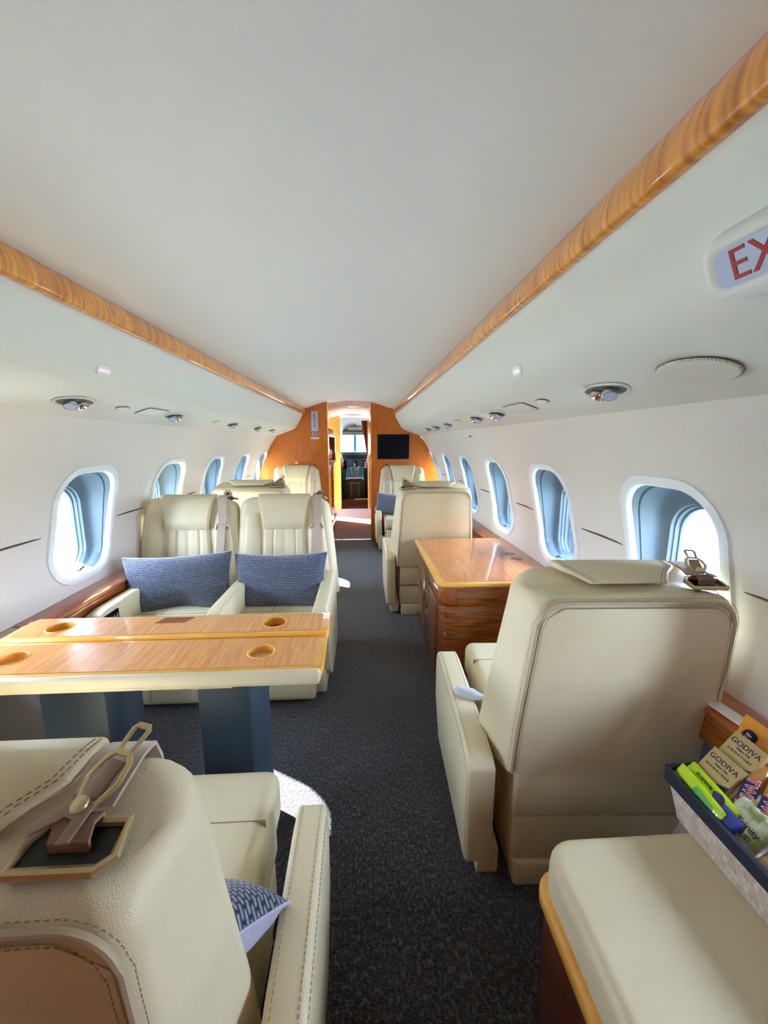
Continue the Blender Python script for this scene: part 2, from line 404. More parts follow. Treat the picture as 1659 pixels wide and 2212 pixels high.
for side, s in (('left',-1),('right',1)):
    mb = MB(); rows = []
    for y in [Y0+(Y1-Y0)*k/60 for k in range(61)]:
        f = near(y); ca = .566*(1-f)+(.607 if s < 0 else .585)*f; cz = 1.667
        hw, hh = .024, .039; row = []
        for k in range(20):
            a = k*2*PI/20; ex = hw*abs(math.cos(a))**.8*math.copysign(1,math.cos(a)); ez = hh*math.sin(a)
            row.append((CX+s*(ca+ex*.94+ez*.25), y, cz+ez))
        rows.append(row)
    mb.loft(rows, cap=True)
    tag(mb.obj('wooden_rail', M['wood_rail'], ang=60), 'glossy figured wood rail along the %s edge of the ceiling' % ('port, table side' if s < 0 else 'exit-sign side'), 'rail', 'ceiling rails')
    mb = MB()
    V = dens([(.655,1.73,.675,1.73),(.61,1.668,.635,1.668),(.580,1.634,.606,1.634),(.592,1.600,.615,1.600),(.61,1.565,.63,1.565),(.655,1.49,.655,1.495),(.685,1.455,.685,1.46),(.73,1.432,.735,1.436),(.81,1.402,.83,1.404),(.872,1.379,.925,1.380),(.90,1.374,.955,1.374),(.905,1.392,.96,1.39)], 5)
    if s > 0: V = [(p[0],p[1],p[2]-.022*max(0,min(1,(p[1]-1.55)/.06)),p[3]) for p in V]
    prof_strip(V, ys, s, mb)
    o = struct(mb.obj('trim_%d' % (1 if s < 0 else 2), M['psu'], ang=50))
def valance(s, a_t, y, off=0.):
    """point, normal and tangent on the valance underside for half width a_t"""
    f = near(y)
    A = [((p[0]*(1-f)+p[2]*f), p[1]*(1-f)+p[3]*f) for p in [(.73,1.432,.735,1.436),(.81,1.402,.83,1.404),(.872,1.379,.925,1.380)]]
    for (a0,z0),(a1,z1) in zip(A, A[1:]):
        if a_t <= a1 or (a1,z1) == A[-1]:
            t = (a_t-a0)/(a1-a0); z = z0+(z1-z0)*t
            tx = Vector((s*(a1-a0),0,z1-z0)).normalized(); n = Vector((s*(z1-z0),0,-(a1-a0))).normalized()
            return Vector((CX+s*a_t,y,z))+n*off, n, tx

# dado lines, a thin dark reed between each pair of windows
ti = 3
for s in (-1, 1):
    for i in range(len(WY)):
        a = WYS[s][i]+.235; b = WYS[s][i]+PITCH-.235
        if i == len(WY)-1 : continue
        mb = MB(); zz = .90
        mb.tube([(CX+s*(aw(zz,y)-.0025), y, zz) for y in (a, (a+b)/2, b)], .0045, 8)
        struct(mb.obj('trim_%d' % ti, M['seam'])); ti += 1

# floor, bulkheads
mb = MB(); mb.box(CX-1.25,CX+1.25,Y0-.05,Y1+.02,-.06,0)
struct(mb.obj('floor', M['carpet'], smooth=False))
mb = MB(); mb.box(CX-1.3,CX+1.3,Y0-.05,Y0,-.06,1.9)
struct(mb.obj('wall_aft_unseen', M['wood_bulk'], smooth=False))  # unseen aft wall, brought close in wood for dimmer, orange bounce light
def section(y, grow=0.):
    pts = []
    for z in [ -.03+i*(1.374+.03)/16 for i in range(17)]: pts.append((aw(z,y)+grow, z))
    pts += [(.872,1.379),(.81,1.402),(.73,1.432),(.685,1.455),(.655,1.49),(.61,1.565),(.585,1.615),(.60,1.69),(.57,1.70),(.50,1.716),(.40,1.752),(.28,1.782),(.15,1.796)]
    return pts
DL, DR = -.428, .119            # doorway sides
for nm, s, edge in (('wall_forward_left',-1,DL),('wall_forward_right',1,DR)):
    pts = [(CX+s*a, z) for a, z in section(Y1, .0)]
    pts = [p for p in pts if (p[0] < edge-.01 if s < 0 else p[0] > edge+.01)]
    ze = 1.79 if s < 0 else 1.785
    poly = [(edge, -.03)]+pts+[(edge, ze)]
    mb = MB(); mb.prism(poly, 'y', Y1, Y1+.05)
    struct(mb.obj(nm, M['wood_bulk'], smooth=False))
mb = MB()
for x in (DL, DR): mb.box(x-.006,x+.006,Y1-.008,Y1+.058,0,1.785,.004)
struct(mb.obj('trim_40', M['wood_edge']))
mb = MB(); mb.box(DL,DR,Y1-.02,Y1+.02,0,.006,.002)
struct(mb.obj('trim_41', M['chrome']))

# ------------------------------------------------------------------ leather seats
def smooth01(t): t = max(0., min(1., t)); return t*t*(3-2*t)
def seat(label, loc, rz, group, belt=1, arms=(1,1), H=.93, AH=.47, fine=False, W=1., skirt=True, BD=.17, arm_len=.58, ao=None, SL=.66, hb=None, flare=.046, zb=.385, arm_start=0., bxp=.205, AW=.066, front_drawers=True):
    """local frame: y forward from the rear of the backrest, x to the sitter's right, floor at z 0.
    belt: +1 / -1 the side the shoulder belt is on; arms: (left, right)"""
    t = thing('cabin_seat', label, 'seat', loc, rz, group)
    le = M['leather']
    def half(z, front):
        u = (z-zb)/(H-zb); r = (.288-.020*u-.012*u*u)*W if hb is None else hb-.006*u*u; return r+((flare-.6*flare*u) if front else 0)*W
    def yr(z): return .0-.045*smooth01((z-zb)/(H-zb))*1.   # leans back
    def yf(z): return yr(z)+BD+.03*(1-(z-zb)/(H-zb))
    def ring(z, ins=0., dz=0., lift=0.):
        h0 = half(z,0)-ins; h1 = half(z,1)-ins; y0 = yr(z)+ins; y1 = yf(z)-ins; r0 = .030; r1 = .055; out = []
        for cx, cy, a0, r in ((h1-r1,y1-r1,0,r1),(-h1+r1,y1-r1,PI/2,r1),(-h0+r0,y0+r0,PI,r0),(h0-r0,y0+r0,1.5*PI,r0)):
            for k in range(9):
                a = a0+k*PI/16; x = cx+r*math.cos(a); y = cy+r*math.sin(a)
                # shoulders round down towards the outer corners
                q = abs(x)/h1; drop = .022*max(0,(q-.72)/.28)**2.2
                out.append((x, y, z+dz+lift*(.030*smooth01((y-y0)/(y1-y0)) - drop)))
        return out
    rings = []
    zs = [zb+(H-.05-zb)*k/9 for k in range(10)]
    for z in zs: rings.append(ring(z, lift=smooth01((z-.6)/(H-.65))))
    for k in range(1, 7):
        a = k*PI/12; rings.append(ring(H-.05, ins=.034*(1-math.cos(a)), dz=.05*math.sin(a), lift=1.))
    # close the top with shrinking rings
    last = rings[-1]; cx_, cy_ = 0, sum(p[1] for p in last)/len(last)
    for f in (.75,.5,.25): rings.append([(p[0]*f, cy_+(p[1]-cy_)*f, p[2]*f+(1-f)*(H+.017)) for p in last])
    mb = MB(); mb.loft(rings); shell = mb.obj('backrest', le, t, ang=70)
    # welt and twin stitching round the rear panel
    def rearpath(inset, off):
        P = []; zt = H-.016-inset; zz = zb+.01
        hw = lambda z: half(z,0)-.012-inset
        n = 14; R = .055-inset*.5
        for k in range(n+1): z = zz+(zt-R-zz)*k/n; P.append((-hw(z), yr(z)+off, z))
        for k in range(1,9): a = PI-k*PI/16; P.append((-hw(zt)+R+R*math.cos(a), yr(zt)+off, zt-R+R*math.sin(a)))
        Q = [(-x,y,z) for x,y,z in P[::-1]]
        m_ = 12; a, b = P[-1], Q[0]
        mid = [(a[0]+(b[0]-a[0])*k/m_, a[1], a[2]) for k in range(1,m_)]
        return P+mid+Q
    mb = MB(); mb.tube(rearpath(0,-.001), .0042, 8); mb.obj('welt', M['piping'], t)
    mb = MB()
    P = rearpath(.008,-.004)
    # slightly crowned rear panel
    cols = 12; rows = 14; vs = []; fs = []
    for i in range(rows+1):
        z = zb+.012+(H-.030-zb-.012)*i/rows
        hh = half(z,0)-.020
        if z > H-.030-.05: 
            d = (z-(H-.080))/.05; hh -= .05*(1-math.sqrt(max(0,1-d*d)))
        for j in range(cols+1):
            u = -1+2*j/cols; vs.append((hh*u, yr(z)-.001-.007*(1-u**4)*(1-(2*i/rows-1)**6), z))
    for i in range(rows):
        for j in range(cols): a = i*(cols+1)+j; fs.append((a,a+1,a+cols+2,a+cols+1))
    mb.faces(vs, fs); mb.obj('rear_panel', le, t, ang=70)
    if fine:
        mb = MB(); stitch(mb, rearpath(-.011,.001), .0085,.005,.0008); stitch(mb, rearpath(.013,-.0035), .0085,.005,.0008)
        mb.obj('stitching', M['thread'], t, smooth=False, recalc=False)
    # headrest wrapping over the top
    yF = yf(H)+.004; top = H+.045; yR = yr(H)
    prof = [(yf(.78)+.012,.775,.122,.010),(yf(.79)+.026,.79,.124,.030),(yf(.83)+.034,.83,.128,.034),(yF+.030,.88,.136,.034),(yF+.022,.925,.146,.032),(yF+.004,.958,.155,.028),
            (yF-.030,top-.002,.163,.022),(yF-.07,top-.004,.156,.016),(yR+.085,H+.032,.130,.012),(yR+.052,H+.022,.105,.010),(yR+.046,H+.018,.101,.004)]
    prof = [(y, z+(H-.93) if z < H else z+(H-.93)*(0 if z > H+.015 and i_ > 5 else 1), w*W, th) for i_,(y,z,w,th) in enumerate(prof)]
    rings = []
    for i,(y,z,w,th) in enumerate(prof):
        a = prof[max(i-1,0)]; b = prof[min(i+1,len(prof)-1)]; ty, tz = b[0]-a[0], b[1]-a[1]; L = math.hypot(ty,tz); ny, nz = tz/L, -ty/L
        row = []
        for px,py in rrect(w, th/2, min(th*.48,.011), 3): row.append((px, y+ny*(py-th*.25), z+nz*(py-th*.25)))
        rings.append(row)
    mb = MB(); mb.loft(rings); hr = mb.obj('headrest', le, t, ang=50)
    if fine:
        mb = MB()
        for s in (-1,1):
            for ins in (.010,.018):
                path = []
                for i,(y,z,w,th) in enumerate(prof[4:]):
                    i += 4; a = prof[i-1]; b = prof[min(i+1,len(prof)-1)]; ty, tz = b[0]-a[0], b[1]-a[1]; L = math.hypot(ty,tz); ny, nz = tz/L, -ty/L
                    path.append((s*(w-ins), y+ny*th*.27, z+nz*th*.27))
                stitch(mb, path, .0085,.005,.0008)
        y,z,w,th = prof[-2]
        stitch(mb, [(-w+.01,y+.01,z+.0042),(w-.01,y+.01,z+.0042)], .0085,.005,.0008)
        mb.obj('stitching', M['thread_dark'], t, smooth=False, recalc=False)
    # pleated insert on the front of the backrest
    rows, cols = 10, 32; vs = []; fs = []
    for i in range(rows+1):
        z = .42+(H-.145-.42)*i/rows; hw = (.150-.022*(i/rows))*W
        for j in range(cols+1):
            u = -1+2*j/cols
            g = max(math.exp(-((u-c)/.035)**2) for c in (-.52,-.03,.03,.52)); e = smooth01((1-abs(u))/.12)
            vs.append((hw*u, yf(z)-.004+.022*e-.010*g*e, z))
    for i in range(rows):
        for j in range(cols): a = i*(cols+1)+j; fs.append((a,a+cols+1,a+cols+2,a+1))
    mb = MB(); mb.faces(vs, fs); mb.obj('back_cushion', le, t, ang=70)
    # bolsters either side
    for s_ in (-1,1):
        mb = MB(); rr = []
        for k in range(12):
            z = .40+(H-.06-.40)*k/11; w0 = (.150-.016*(k/11))*W; w1 = half(z,1)-.040; f = math.sin(PI*min(1,(k+.6)/12.2))**.3
            row = []
            for q in range(12):
                a = -PI/2+q*2*PI/12 if False else q*2*PI/12; sn = math.sin(a)
                row.append((s_*((w0+w1)/2-(w1-w0)/2*math.cos(a)), yf(z)-.010+(.030*f*abs(sn)**.7 if sn > 0 else -.015*abs(sn)), z))
            rr.append(row)
        mb.loft(rr); mb.obj('bolster', le, t, ang=70)
    # seat cushion
    mb = MB(); mb.box(-.262*W,.262*W,.14,SL,.29,.43,.035,5)
    cu = mb.obj('seat_cushion', le, t, ang=60)
    mb = MB(); mb.box(-.258*W,.258*W,SL-.16,SL-.157,.40,.4312,.001); mb.box(-.0015,.0015,.2,SL-.16,.40,.4312,.001)
    mb.obj('cushion_seam', M['thread'], t)
    # lower shell, skirt lines, foot
    mb = MB(); mb.box(-.258*W,.258*W,.008,SL-.06,.235,.385,.012); mb.box(-.256*W,.256*W,.014,SL-.08,.085,.230,.012)
    mb.obj('lower_shell', le, t, ang=50)
    mb = MB(); mb.box(-.245*W,.245*W,.006,SL-.1,0,.084,.01)
    mb.obj('seat_base', M['leather'], t, ang=50)
    if front_drawers:
        mb = MB(); mb.box(-.235*W,.235*W,SL-.075,SL-.005,.028,.285,.018)
        fr = mb.obj('footrest', le, t, ang=50)
        mb = MB(); mb.box(-.20*W,.0*W,SL-.006,SL+.002,.05,.21,.004); mb.obj('footrest_flap', le, fr, ang=50)
    # armrests
    for s, on in ((-1, arms[0]), (1, arms[1])):
        if not on: continue
        x0 = (ao[0 if s < 0 else 1] if isinstance(ao, tuple) else ao) or .292*W; x1 = x0+AW; ys_ = arm_start
        a0 = AH
        low = .085 if skirt else .25
        prof_ = [(ys_,low+.01),(ys_-.002,a0-.03),(ys_+.03,a0-.012),(ys_+.12,a0+.004),(arm_len-.10,a0+.012),(arm_len-.035,a0+.004),(arm_len-.008,a0-.03),(arm_len,a0-.10),(arm_len-.005,.22),(arm_len-.10,low),(ys_+.02,low)]
        if arm_len > SL: prof_[7:] = [(arm_len,a0-.09),(arm_len-.02,.42),(SL-.02,.36),(SL-.06,low+.08),(SL-.14,low),(ys_+.02,low)]
        mb = MB(); mb.prism(prof_, 'x', min(s*x0,s*x1), max(s*x0,s*x1), r=.012, seg=3)
        ar = mb.obj('armrest', le, t, ang=50)
        mb = MB(); mb.prism([(.03,.02),(.03,low+.02),(min(arm_len,SL-.04)-.07,low+.10),(min(arm_len,SL-.04)-.02,.20),(min(arm_len,SL-.04)-.04,.02)], 'x', min(s*(x0-.03),s*(x0+.035)), max(s*(x0-.03),s*(x0+.035)), r=.006)
        mb.obj('side_skirt', le, ar, ang=50)
        if fine:
            mb = MB()
            for xx in (x0+.012, x1-.012):
                stitch(mb, [(s*xx, y, z+.0008) for y, z in [(.03,a0-.012),(.12,a0+.004),(arm_len-.10,a0+.012),(arm_len-.035,a0+.004)]], .0085,.005,.0007)
            stitch(mb, [(s*(x1+.0006), y, z) for y,z in [(.010,low+.03),(.010,a0-.05),(.035,a0-.030),(.12,a0-.012),(arm_len-.10,a0-.004),(arm_len-.03,a0-.02)]], .0085,.005,.0007)
            mb.obj('stitching', M['thread'], ar, smooth=False, recalc=False)
    # belt: slot bezel, webbing over the top and down the front, tongue
    if belt:
        s = belt; bx = s*bxp*W; hz = H+.012
        F = lambda x, y: (bx+x, yr(H)+y, hz-.008+.030*smooth01((y)/BD)-.022*max(0,((abs(bx+x))/(.29*W)-.72)/.28)**2.2)
        b = bpy.data.objects.new('shoulder_belt', None); C.objects.link(b); b.parent = t
        o1 = [F(x,y) for x,y in ((-.047,.030),(.036,.030),(.048,.042),(.046,.074),(-.034,.074),(-.046,.060))]
        mb = MB()
        mb.tube([(p[0],p[1],p[2]+.0035) for p in o1], .0056, 8, closed=True)
        mb.obj('slot_bezel', M['champagne'], b)
        mb = MB(); mb.faces([(p[0],p[1],p[2]+.0015) for p in o1], [tuple(range(6))]); mb.obj('slot', M['black'], b, smooth=False)
        # webbing hump out of the slot, then over the front edge
        def ribbon(P, w, th=.0022):
            rr = []
            for i,p in enumerate(P):
                p = Vector(p); a = Vector(P[max(i-1,0)]); c = Vector(P[min(i+1,len(P)-1)]); tt = (c-a).normalized(); n = tt.cross(Vector((1,0,0))).normalized()
                wx = w[i] if isinstance(w, list) else w
                rr.append([p+Vector((-wx,0,0))+n*th, p+Vector((wx,0,0))+n*th, p+Vector((wx,0,0))-n*th, p+Vector((-wx,0,0))-n*th])
            q = MB(); q.loft(rr); return q
        q = ribbon([(bx,yr(H)+.050,hz-.012),(bx,yr(H)+.050,hz+.010),(bx,yr(H)+.060,hz+.020),(bx,yr(H)+.074,hz+.016),(bx,yr(H)+.078,hz+.002)], .020)
        q.obj('webbing_loop', M['belt_dark'], b)
        sx = -s*.004
        path = [(bx,yr(H)+.086,hz+.012),(bx,yr(H)+.105,hz+.024),(bx,yf(H)-.03,hz+.030),(bx,yf(H)-.002,hz+.022),(bx,yf(H)+.014,hz-.01),(bx,yf(H)+.026,H-.10)]+[(bx+sx*k, yf(H-.10-.055*k)+.034, H-.10-.055*k) for k in range(1,9)]
        q = ribbon(path, [.022,.028,.030,.028,.025]+[.023]*9); q.obj('webbing', M['belt'], b, ang=60)
        mb = MB(); mb.box(-.030,.030,-.004,.004,-.012,.012,.003); mb.box(-.036,-.028,-.004,.012,-.020,.012,.002); mb.box(.028,.036,-.004,.012,-.020,.012,.002)
        g = mb.obj('belt_guide', M['chrome'], b); g.location = (bx, yf(H)+.034, H-.13)
        # tongue: long hexagonal loop plus narrow rectangular loop, leaning up out of the slot
        mt = Matrix.Translation(Vector((bx-s*.0, yr(H)+.078, hz+.026))) @ Matrix.Rotation(s*-.35, 4, 'Z') @ Matrix.Rotation(math.radians(24), 4, 'X')
        mb = MB()
        hexo = [(-.011,.000),(.011,.000),(.021,.022),(.017,.043),(.009,.052),(-.009,.052),(-.017,.043),(-.021,.022)]
        mb.tube([(x,y,0) for x,y in hexo], .0042, 8, closed=True, flat=.5)
        rect = [(-.009,.052),(.009,.052),(.011,.080),(.008,.084),(-.008,.084),(-.011,.080)]
        mb.tube([(x,y,0) for x,y in rect], .0038, 8, closed=True, flat=.5)
        tg = mb.obj('tongue', M['champagne'], b); tg.matrix_local = mt
        mb = MB(); mb.box(-.012,.012,.004,.044,-.004,.003,.003)
        k = mb.obj('tongue_webbing', M['belt_dark'], b); k.matrix_local = mt
        mb = MB(); mb.prism([(-.030,-.034),(-.018,-.036),(-.004,-.012),(.006,-.012),(.016,-.036),(.026,-.030),(.014,.004),(.009,.012),(-.009,.012),(-.014,.004)], 'z', -.0015, .0015, r=.0006)
        k = mb.obj('keeper_strap', M['belt_dark'], b); k.matrix_local = mt @ Matrix.Translation((0,-.006,.003)) @ Matrix.Rotation(math.radians(-22), 4, 'X')
        mb = MB(); mb.lathe([(.0085,0),(.0095,.0015),(.0085,.0035),(.004,.0045)], 24)
        k = mb.obj('snap_stud', M['champagne'], b); k.matrix_local = mt @ Matrix.Translation((0,-.004,.0045))
    return t
sA = seat('nearest cream leather seat, seen from behind, its shoulder belt tongue lying on top', (-.498,.345,0), 0, 'cream leather cabin seats', belt=1, fine=True, H=.862, arm_len=.46, SL=.59, ao=.346, hb=.286, flare=.040, zb=.30, bxp=.190, W=1.05)
sB1 = seat('cream leather window seat facing the camera behind the table, dented pillow and control panel arm', (-1.015,2.46,0), PI, 'cream leather cabin seats', belt=-1, arms=(1,1), arm_len=.84, W=.97, SL=.70, AH=.545, ao=(.330,.112), arm_start=.16)
sB2 = seat('cream leather aisle seat facing the camera behind the table, plump upright pillow on it', (-.462,2.46,0), PI, 'cream leather cabin seats', belt=-1, arms=(1,0), W=.955, arm_len=.84, SL=.70, AH=.545, ao=(.236,0), arm_start=.16)
sC = seat('cream leather seat back rising just above the pair behind the table', (-.845,2.98,0), 0, 'cream leather cabin seats', belt=1, W=1.04, H=.95)
sG = seat('farthest cream leather seat left of the doorway, under the vertical EXIT sign', (-.815,5.08,0), PI, 'cream leather cabin seats', belt=-1, W=1.0, H=.955)
sF = seat('farthest cream leather seat right of the doorway, under the black screen', (.515,5.08,0), PI, 'cream leather cabin seats', belt=1, W=.98, H=.955)
sE = seat('cream leather seat seen from behind, just beyond the wooden credenza', (.525,2.76,0), 0, 'cream leather cabin seats', belt=-1, H=.955, W=.98)
sD = seat('large cream leather seat seen from behind in the right foreground beside the snack basket', (.668,.905,0), math.radians(-2.2), 'cream leather cabin seats', belt=1, fine=True, H=.915, AH=.43, W=.975, arm_len=.60, ao=.308, AW=.078)

# control panel in the wall-side arm of the window seat
e = [c for c in C.objects if c.parent == sB1 and c.name.startswith('armrest')]
mb = MB(); mb.box(-.004,.004,-.055,.055,-.030,.030,.003)
cp = mb.obj('control_panel', M['screen'], e[-1]); cp.location = (.110, .745, .503); cp.rotation_euler = (0.0,0,0)
mb = MB()
for k in range(4): mb.box(-.006,.0,-.045+.02*k,-.033+.02*k,-.015,.012,.001)
mb.obj('button', M['chrome'], cp)

# ------------------------------------------------------------------ pillows
def pillow(label, loc, eul, w=.50, h=.32, d=.12, dent=None, group='blue knitted pillows', corner=None):
    n = 28; fr, bk = [], []
    for side, out in ((1, fr), (-1, bk)):
        for i in range(n+1):
            for j in range(n+1):
                u = -1+2*j/n; v = -1+2*i/n
                k = (1-u**4)*(1-v**4)
                x = u*w/2*(1-.06*(1-u*u)*0-.07*(1-abs(v)**2)*abs(u)**3); z = v*h/2*(1-.10*(1-abs(u)**2)*abs(v)**3)
                y = -side*d/2*k**.55 * (1+.05*math.sin(5*u+3*v))
                if dent and side == 1:
                    du, dv, dd, dr = dent; q = math.exp(-((u-du)**2+((v-dv)*1.0)**2)/dr**2); y += dd*q; z += .5*dd*q*(1 if v < 0 else 0)
                out.append((x,y,z))
    fs = [(i*(n+1)+j, i*(n+1)+j+1, (i+1)*(n+1)+j+1, (i+1)*(n+1)+j) for i in range(n) for j in range(n)]
    t = thing('throw_pillow', label, 'pillow', loc, 0, group); t.rotation_euler = eul
    mb = MB(); mb.faces(fr, fs); mb.obj('front_cover', M['knit'], t, ang=80)
    mb = MB(); mb.faces(bk, [f[::-1] for f in fs]); mb.obj('back_cover', M['plainback'], t, ang=80)
    mb = MB(); rim = [fr[j] for j in range(n+1)]+[fr[(i)*(n+1)+n] for i in range(1,n+1)]+[fr[n*(n+1)+j] for j in range(n-1,-1,-1)]+[fr[i*(n+1)] for i in range(n-1,0,-1)]
    mb.tube(rim, .003, 6, closed=True); mb.obj('piping', M['plainback'], t)
    return t
pillow('blue knitted pillow with a dent, slumped across the window seat behind the table', (-.965,2.03,.545), (math.radians(-14),math.radians(-1.5),math.radians(6)), w=.545, h=.315, dent=(.0,-.75,.05,.42))
pillow('plump blue knitted pillow upright on the aisle seat behind the table', (-.44,2.05,.545), (math.radians(-14),math.radians(-1),math.radians(-3)), w=.500, h=.305)
pillow('blue knitted pillow standing on the far seat right of the doorway', (.37,4.66,.545), (math.radians(-14),math.radians(4),math.radians(-14)), w=.42, h=.26)
pillow('blue knitted pillow with pale underside poking past the nearest left seat back', (-.365,.515,.50), (math.radians(-52),math.radians(18),math.radians(168)), w=.40, h=.26, d=.11)

# ------------------------------------------------------------------ left conference table
tb = thing('folding_table', 'two-leaf honey wood table with round cup wells and cream leather edge', 'table', (-.62,1.15,0))
def leaf(y0, y1, zt, name, cups, near_r):
    lf = bpy.data.objects.new(name, None); C.objects.link(lf); lf.parent = tb
    ox, oy = tb.location.x, tb.location.y
    x0, x1 = -1.125-ox, -.112-ox; a, b = y0-oy, y1-oy
    # top plate with holes for the cup wells
    bm = bmesh.new()
    mb = MB()
    cells = sorted(cups); cr = .037
    xs = [x0+.02]+[v for c in cells for v in (c-ox-cr-.012, c-ox+cr+.012)]+[x1-.028]
    for i in range(len(xs)-1):
        if i % 2 == 0: mb.faces([(xs[i],a+.012,zt),(xs[i+1],a+.012,zt),(xs[i+1],b-.012,zt),(xs[i],b-.012,zt)], [(0,1,2,3)])
        else:
            c = ((xs[i]+xs[i+1])/2, (a+b)/2); N = 48; inn, out = [], []
            for k in range(N):
                t_ = 2*PI*k/N; dx, dy = math.cos(t_), math.sin(t_); inn.append((c[0]+cr*dx, c[1]+cr*dy, zt))
                hx, hy = (xs[i+1]-xs[i])/2, (b-a)/2-.012; q = min(hx/abs(dx) if abs(dx)>1e-6 else 9, hy/abs(dy) if abs(dy)>1e-6 else 9); out.append((c[0]+q*dx, c[1]+q*dy, zt))
            for sx_, sy_ in ((1,1),(1,-1),(-1,1),(-1,-1)):
                kk = min(range(N), key=lambda q: (out[q][0]-c[0]-sx_*hx)**2+(out[q][1]-c[1]-sy_*hy)**2); out[kk] = (c[0]+sx_*hx, c[1]+sy_*hy, zt)
            mb.loft([inn,out], cap=False)
    mb.obj('veneer', M['wood_table'], lf, smooth=False)
    mb = MB(); mb.prism([(x0,a),(x1-.006,a),(x1,a+.02),(x1,b-.02),(x1-.006,b),(x0+.01,b),(x0,b-.03)], 'z', zt-.03, zt-.0012, r=.004)
    # cut the wells out of the slab simply by keeping the slab below them
    sl = mb.obj('edging', M['wood_edge'], lf)
    for c in cells:
        m2 = MB(); m2.lathe([(cr*.93,-.022),(cr*.98,-.004),(cr+.001,.0),(cr+.001,-.030),(cr*.93,-.030)], 40)
        cut = MB(); cut.lathe([(cr,-.028),(cr,.01)], 48)
        co = cut.obj('cutter', None, None, smooth=False); co.location = (c, (y0+y1)/2, zt)
        md = sl.modifiers.new('well','BOOLEAN'); md.object = co; md.operation = 'DIFFERENCE'; md.solver = 'EXACT'
        cutters.append((sl, co))
        m3 = MB(); m3.tube([(c-ox+(cr+.001)*math.cos(2*PI*k/48),(a+b)/2+(cr+.001)*math.sin(2*PI*k/48), zt-.0004) for k in range(48)], .0028, 6, closed=True)
        m3.obj('well_rim', M['wood_edge'], lf)
        m4 = MB(); m4.lathe([(cr*.99,-.0275),(cr*.99,-.026)], 40, Matrix.Translation((c-ox,(a+b)/2,zt)))
        m4.obj('well_bottom', M['cup'], lf)
    return lf
cutters = []
leaf(1.190,1.340,.682,'far_leaf',(-.994,-.298),0)
leaf(1.000,1.184,.672,'near_leaf',(-1.002,-.302),0)
ox, oy = tb.location.x, tb.location.y
mb = MB(); mb.box(-1.14-ox,-.122-ox,.985-oy,1.30-oy,.628,.648,.006); mb.box(-1.14-ox,-.118-ox,.978-oy,1.004-oy,.634,.672,.011,4)
mb.obj('leather_edge', M['leather_warm'], tb)
mb = MB(); mb.box(-.48-ox,-.36-ox,1.0-oy,1.10-oy,.616,.628,.003); mb.box(-.98-ox,-.40-ox,1.0-oy,1.12-oy,.618,.629,.002)
mb.obj('track_plate', M['leather_warm'], tb)
for x0, x1 in ((-.500,-.318),(-.955,-.730)):
    mb = MB(); mb.prism([(x0-ox,1.10-oy),(x1-.025-ox,1.08-oy),(x1-ox,1.12-oy),(x1-ox,1.22-oy),(x0-ox,1.22-oy)], 'z', 0, .628, r=.003)
    mb.obj('pedestal', M['slate'], tb)
mb = MB(); mb.box(-1.225-ox,-.957-ox,1.205-oy,1.22-oy,0,.60,.003); mb.obj('side_screen', M['sidewall'], tb)
# louvred vent in the far leaf
for (y_, z_) in ((1.30,.6832),(1.04,.6712)):
    mb = MB()
    for k in range(5): mb.box(-.70-ox+.004*k,-.60-ox+.004*k, y_-.022-oy+.009*k, y_-.018-oy+.009*k, z_-.0012, z_)
    mb.obj('air_grille', M['wood_dark'], tb, smooth=False)
bpy.context.view_layer.update()
dg = bpy.context.evaluated_depsgraph_get()
done = set()
for sl, co in cutters:
    if sl.name in done: continue
    done.add(sl.name); me = bpy.data.meshes.new_from_object(sl.evaluated_get(dg)); old = sl.data
    sl.modifiers.clear(); sl.data = me
for sl, co in cutters: bpy.data.objects.remove(co, do_unlink=True)

# ------------------------------------------------------------------ side ledges
mb = MB()
for a, b in ((Y0+.01,1.44),(1.446,2.3),(2.306,3.9),(3.906,Y1-.01)):
    mb.prism([(CX-1.15,.585),(CX-1.15,.604),(CX-1.055,.600),(CX-1.046,.594),(CX-1.046,.585)], 'y', a, b, r=.002)
lg = thing('side_ledge', 'narrow reddish wood ledge along the wall beside the table and seats, three switches in it', 'ledge', (0,0,0))
mb.obj('ledge_top', M['wood_red'], lg)
mb = MB()
for a, b in ((Y0+.01,1.44),(1.446,2.3),(2.306,3.9),(3.906,Y1-.01)): mb.box(CX-1.068,CX-1.052,a,b,.50,.584,.004)
mb.obj('ledge_front', M['wood_cab'], lg)
mb = MB(); mb.box(CX-1.09,CX-1.07,Y0+.01,Y1-.01,0,.50); mb.obj('lower_side_panel', M['sidewall'], lg, smooth=False)
for k in range(3):
    mb = MB(); mb.lathe([(.009,0),(.010,.003),(.007,.006)], 20); b = mb.obj('switch', M['chrome'], lg); b.location = (CX-1.105,1.40+.035*k,.603)
lg = thing('side_ledge', 'narrow reddish wood ledge along the exit-sign side wall, white papers on it near the snacks', 'ledge', (0,0,0))
mb = MB()
for a, b in ((Y0+.01,1.76),(2.72,Y1-.01)): mb.prism([(CX+1.15,.585),(CX+1.15,.604),(CX+1.055,.600),(CX+1.046,.594),(CX+1.046,.585)], 'y', a, b, r=.002)
mb.obj('ledge_top', M['wood_red'], lg)
mb = MB()
for a, b in ((Y0+.01,1.76),(2.72,Y1-.01)): mb.box(CX+1.052,CX+1.068,a,b,.50,.584,.004)
mb.obj('ledge_front', M['wood_cab'], lg)
mb = MB()
for a, b in ((Y0+.01,1.76),(2.72,Y1-.01)): mb.box(CX+1.07,CX+1.09,a,b,0,.50)
mb.obj('lower_side_panel', M['sidewall'], lg, smooth=False)

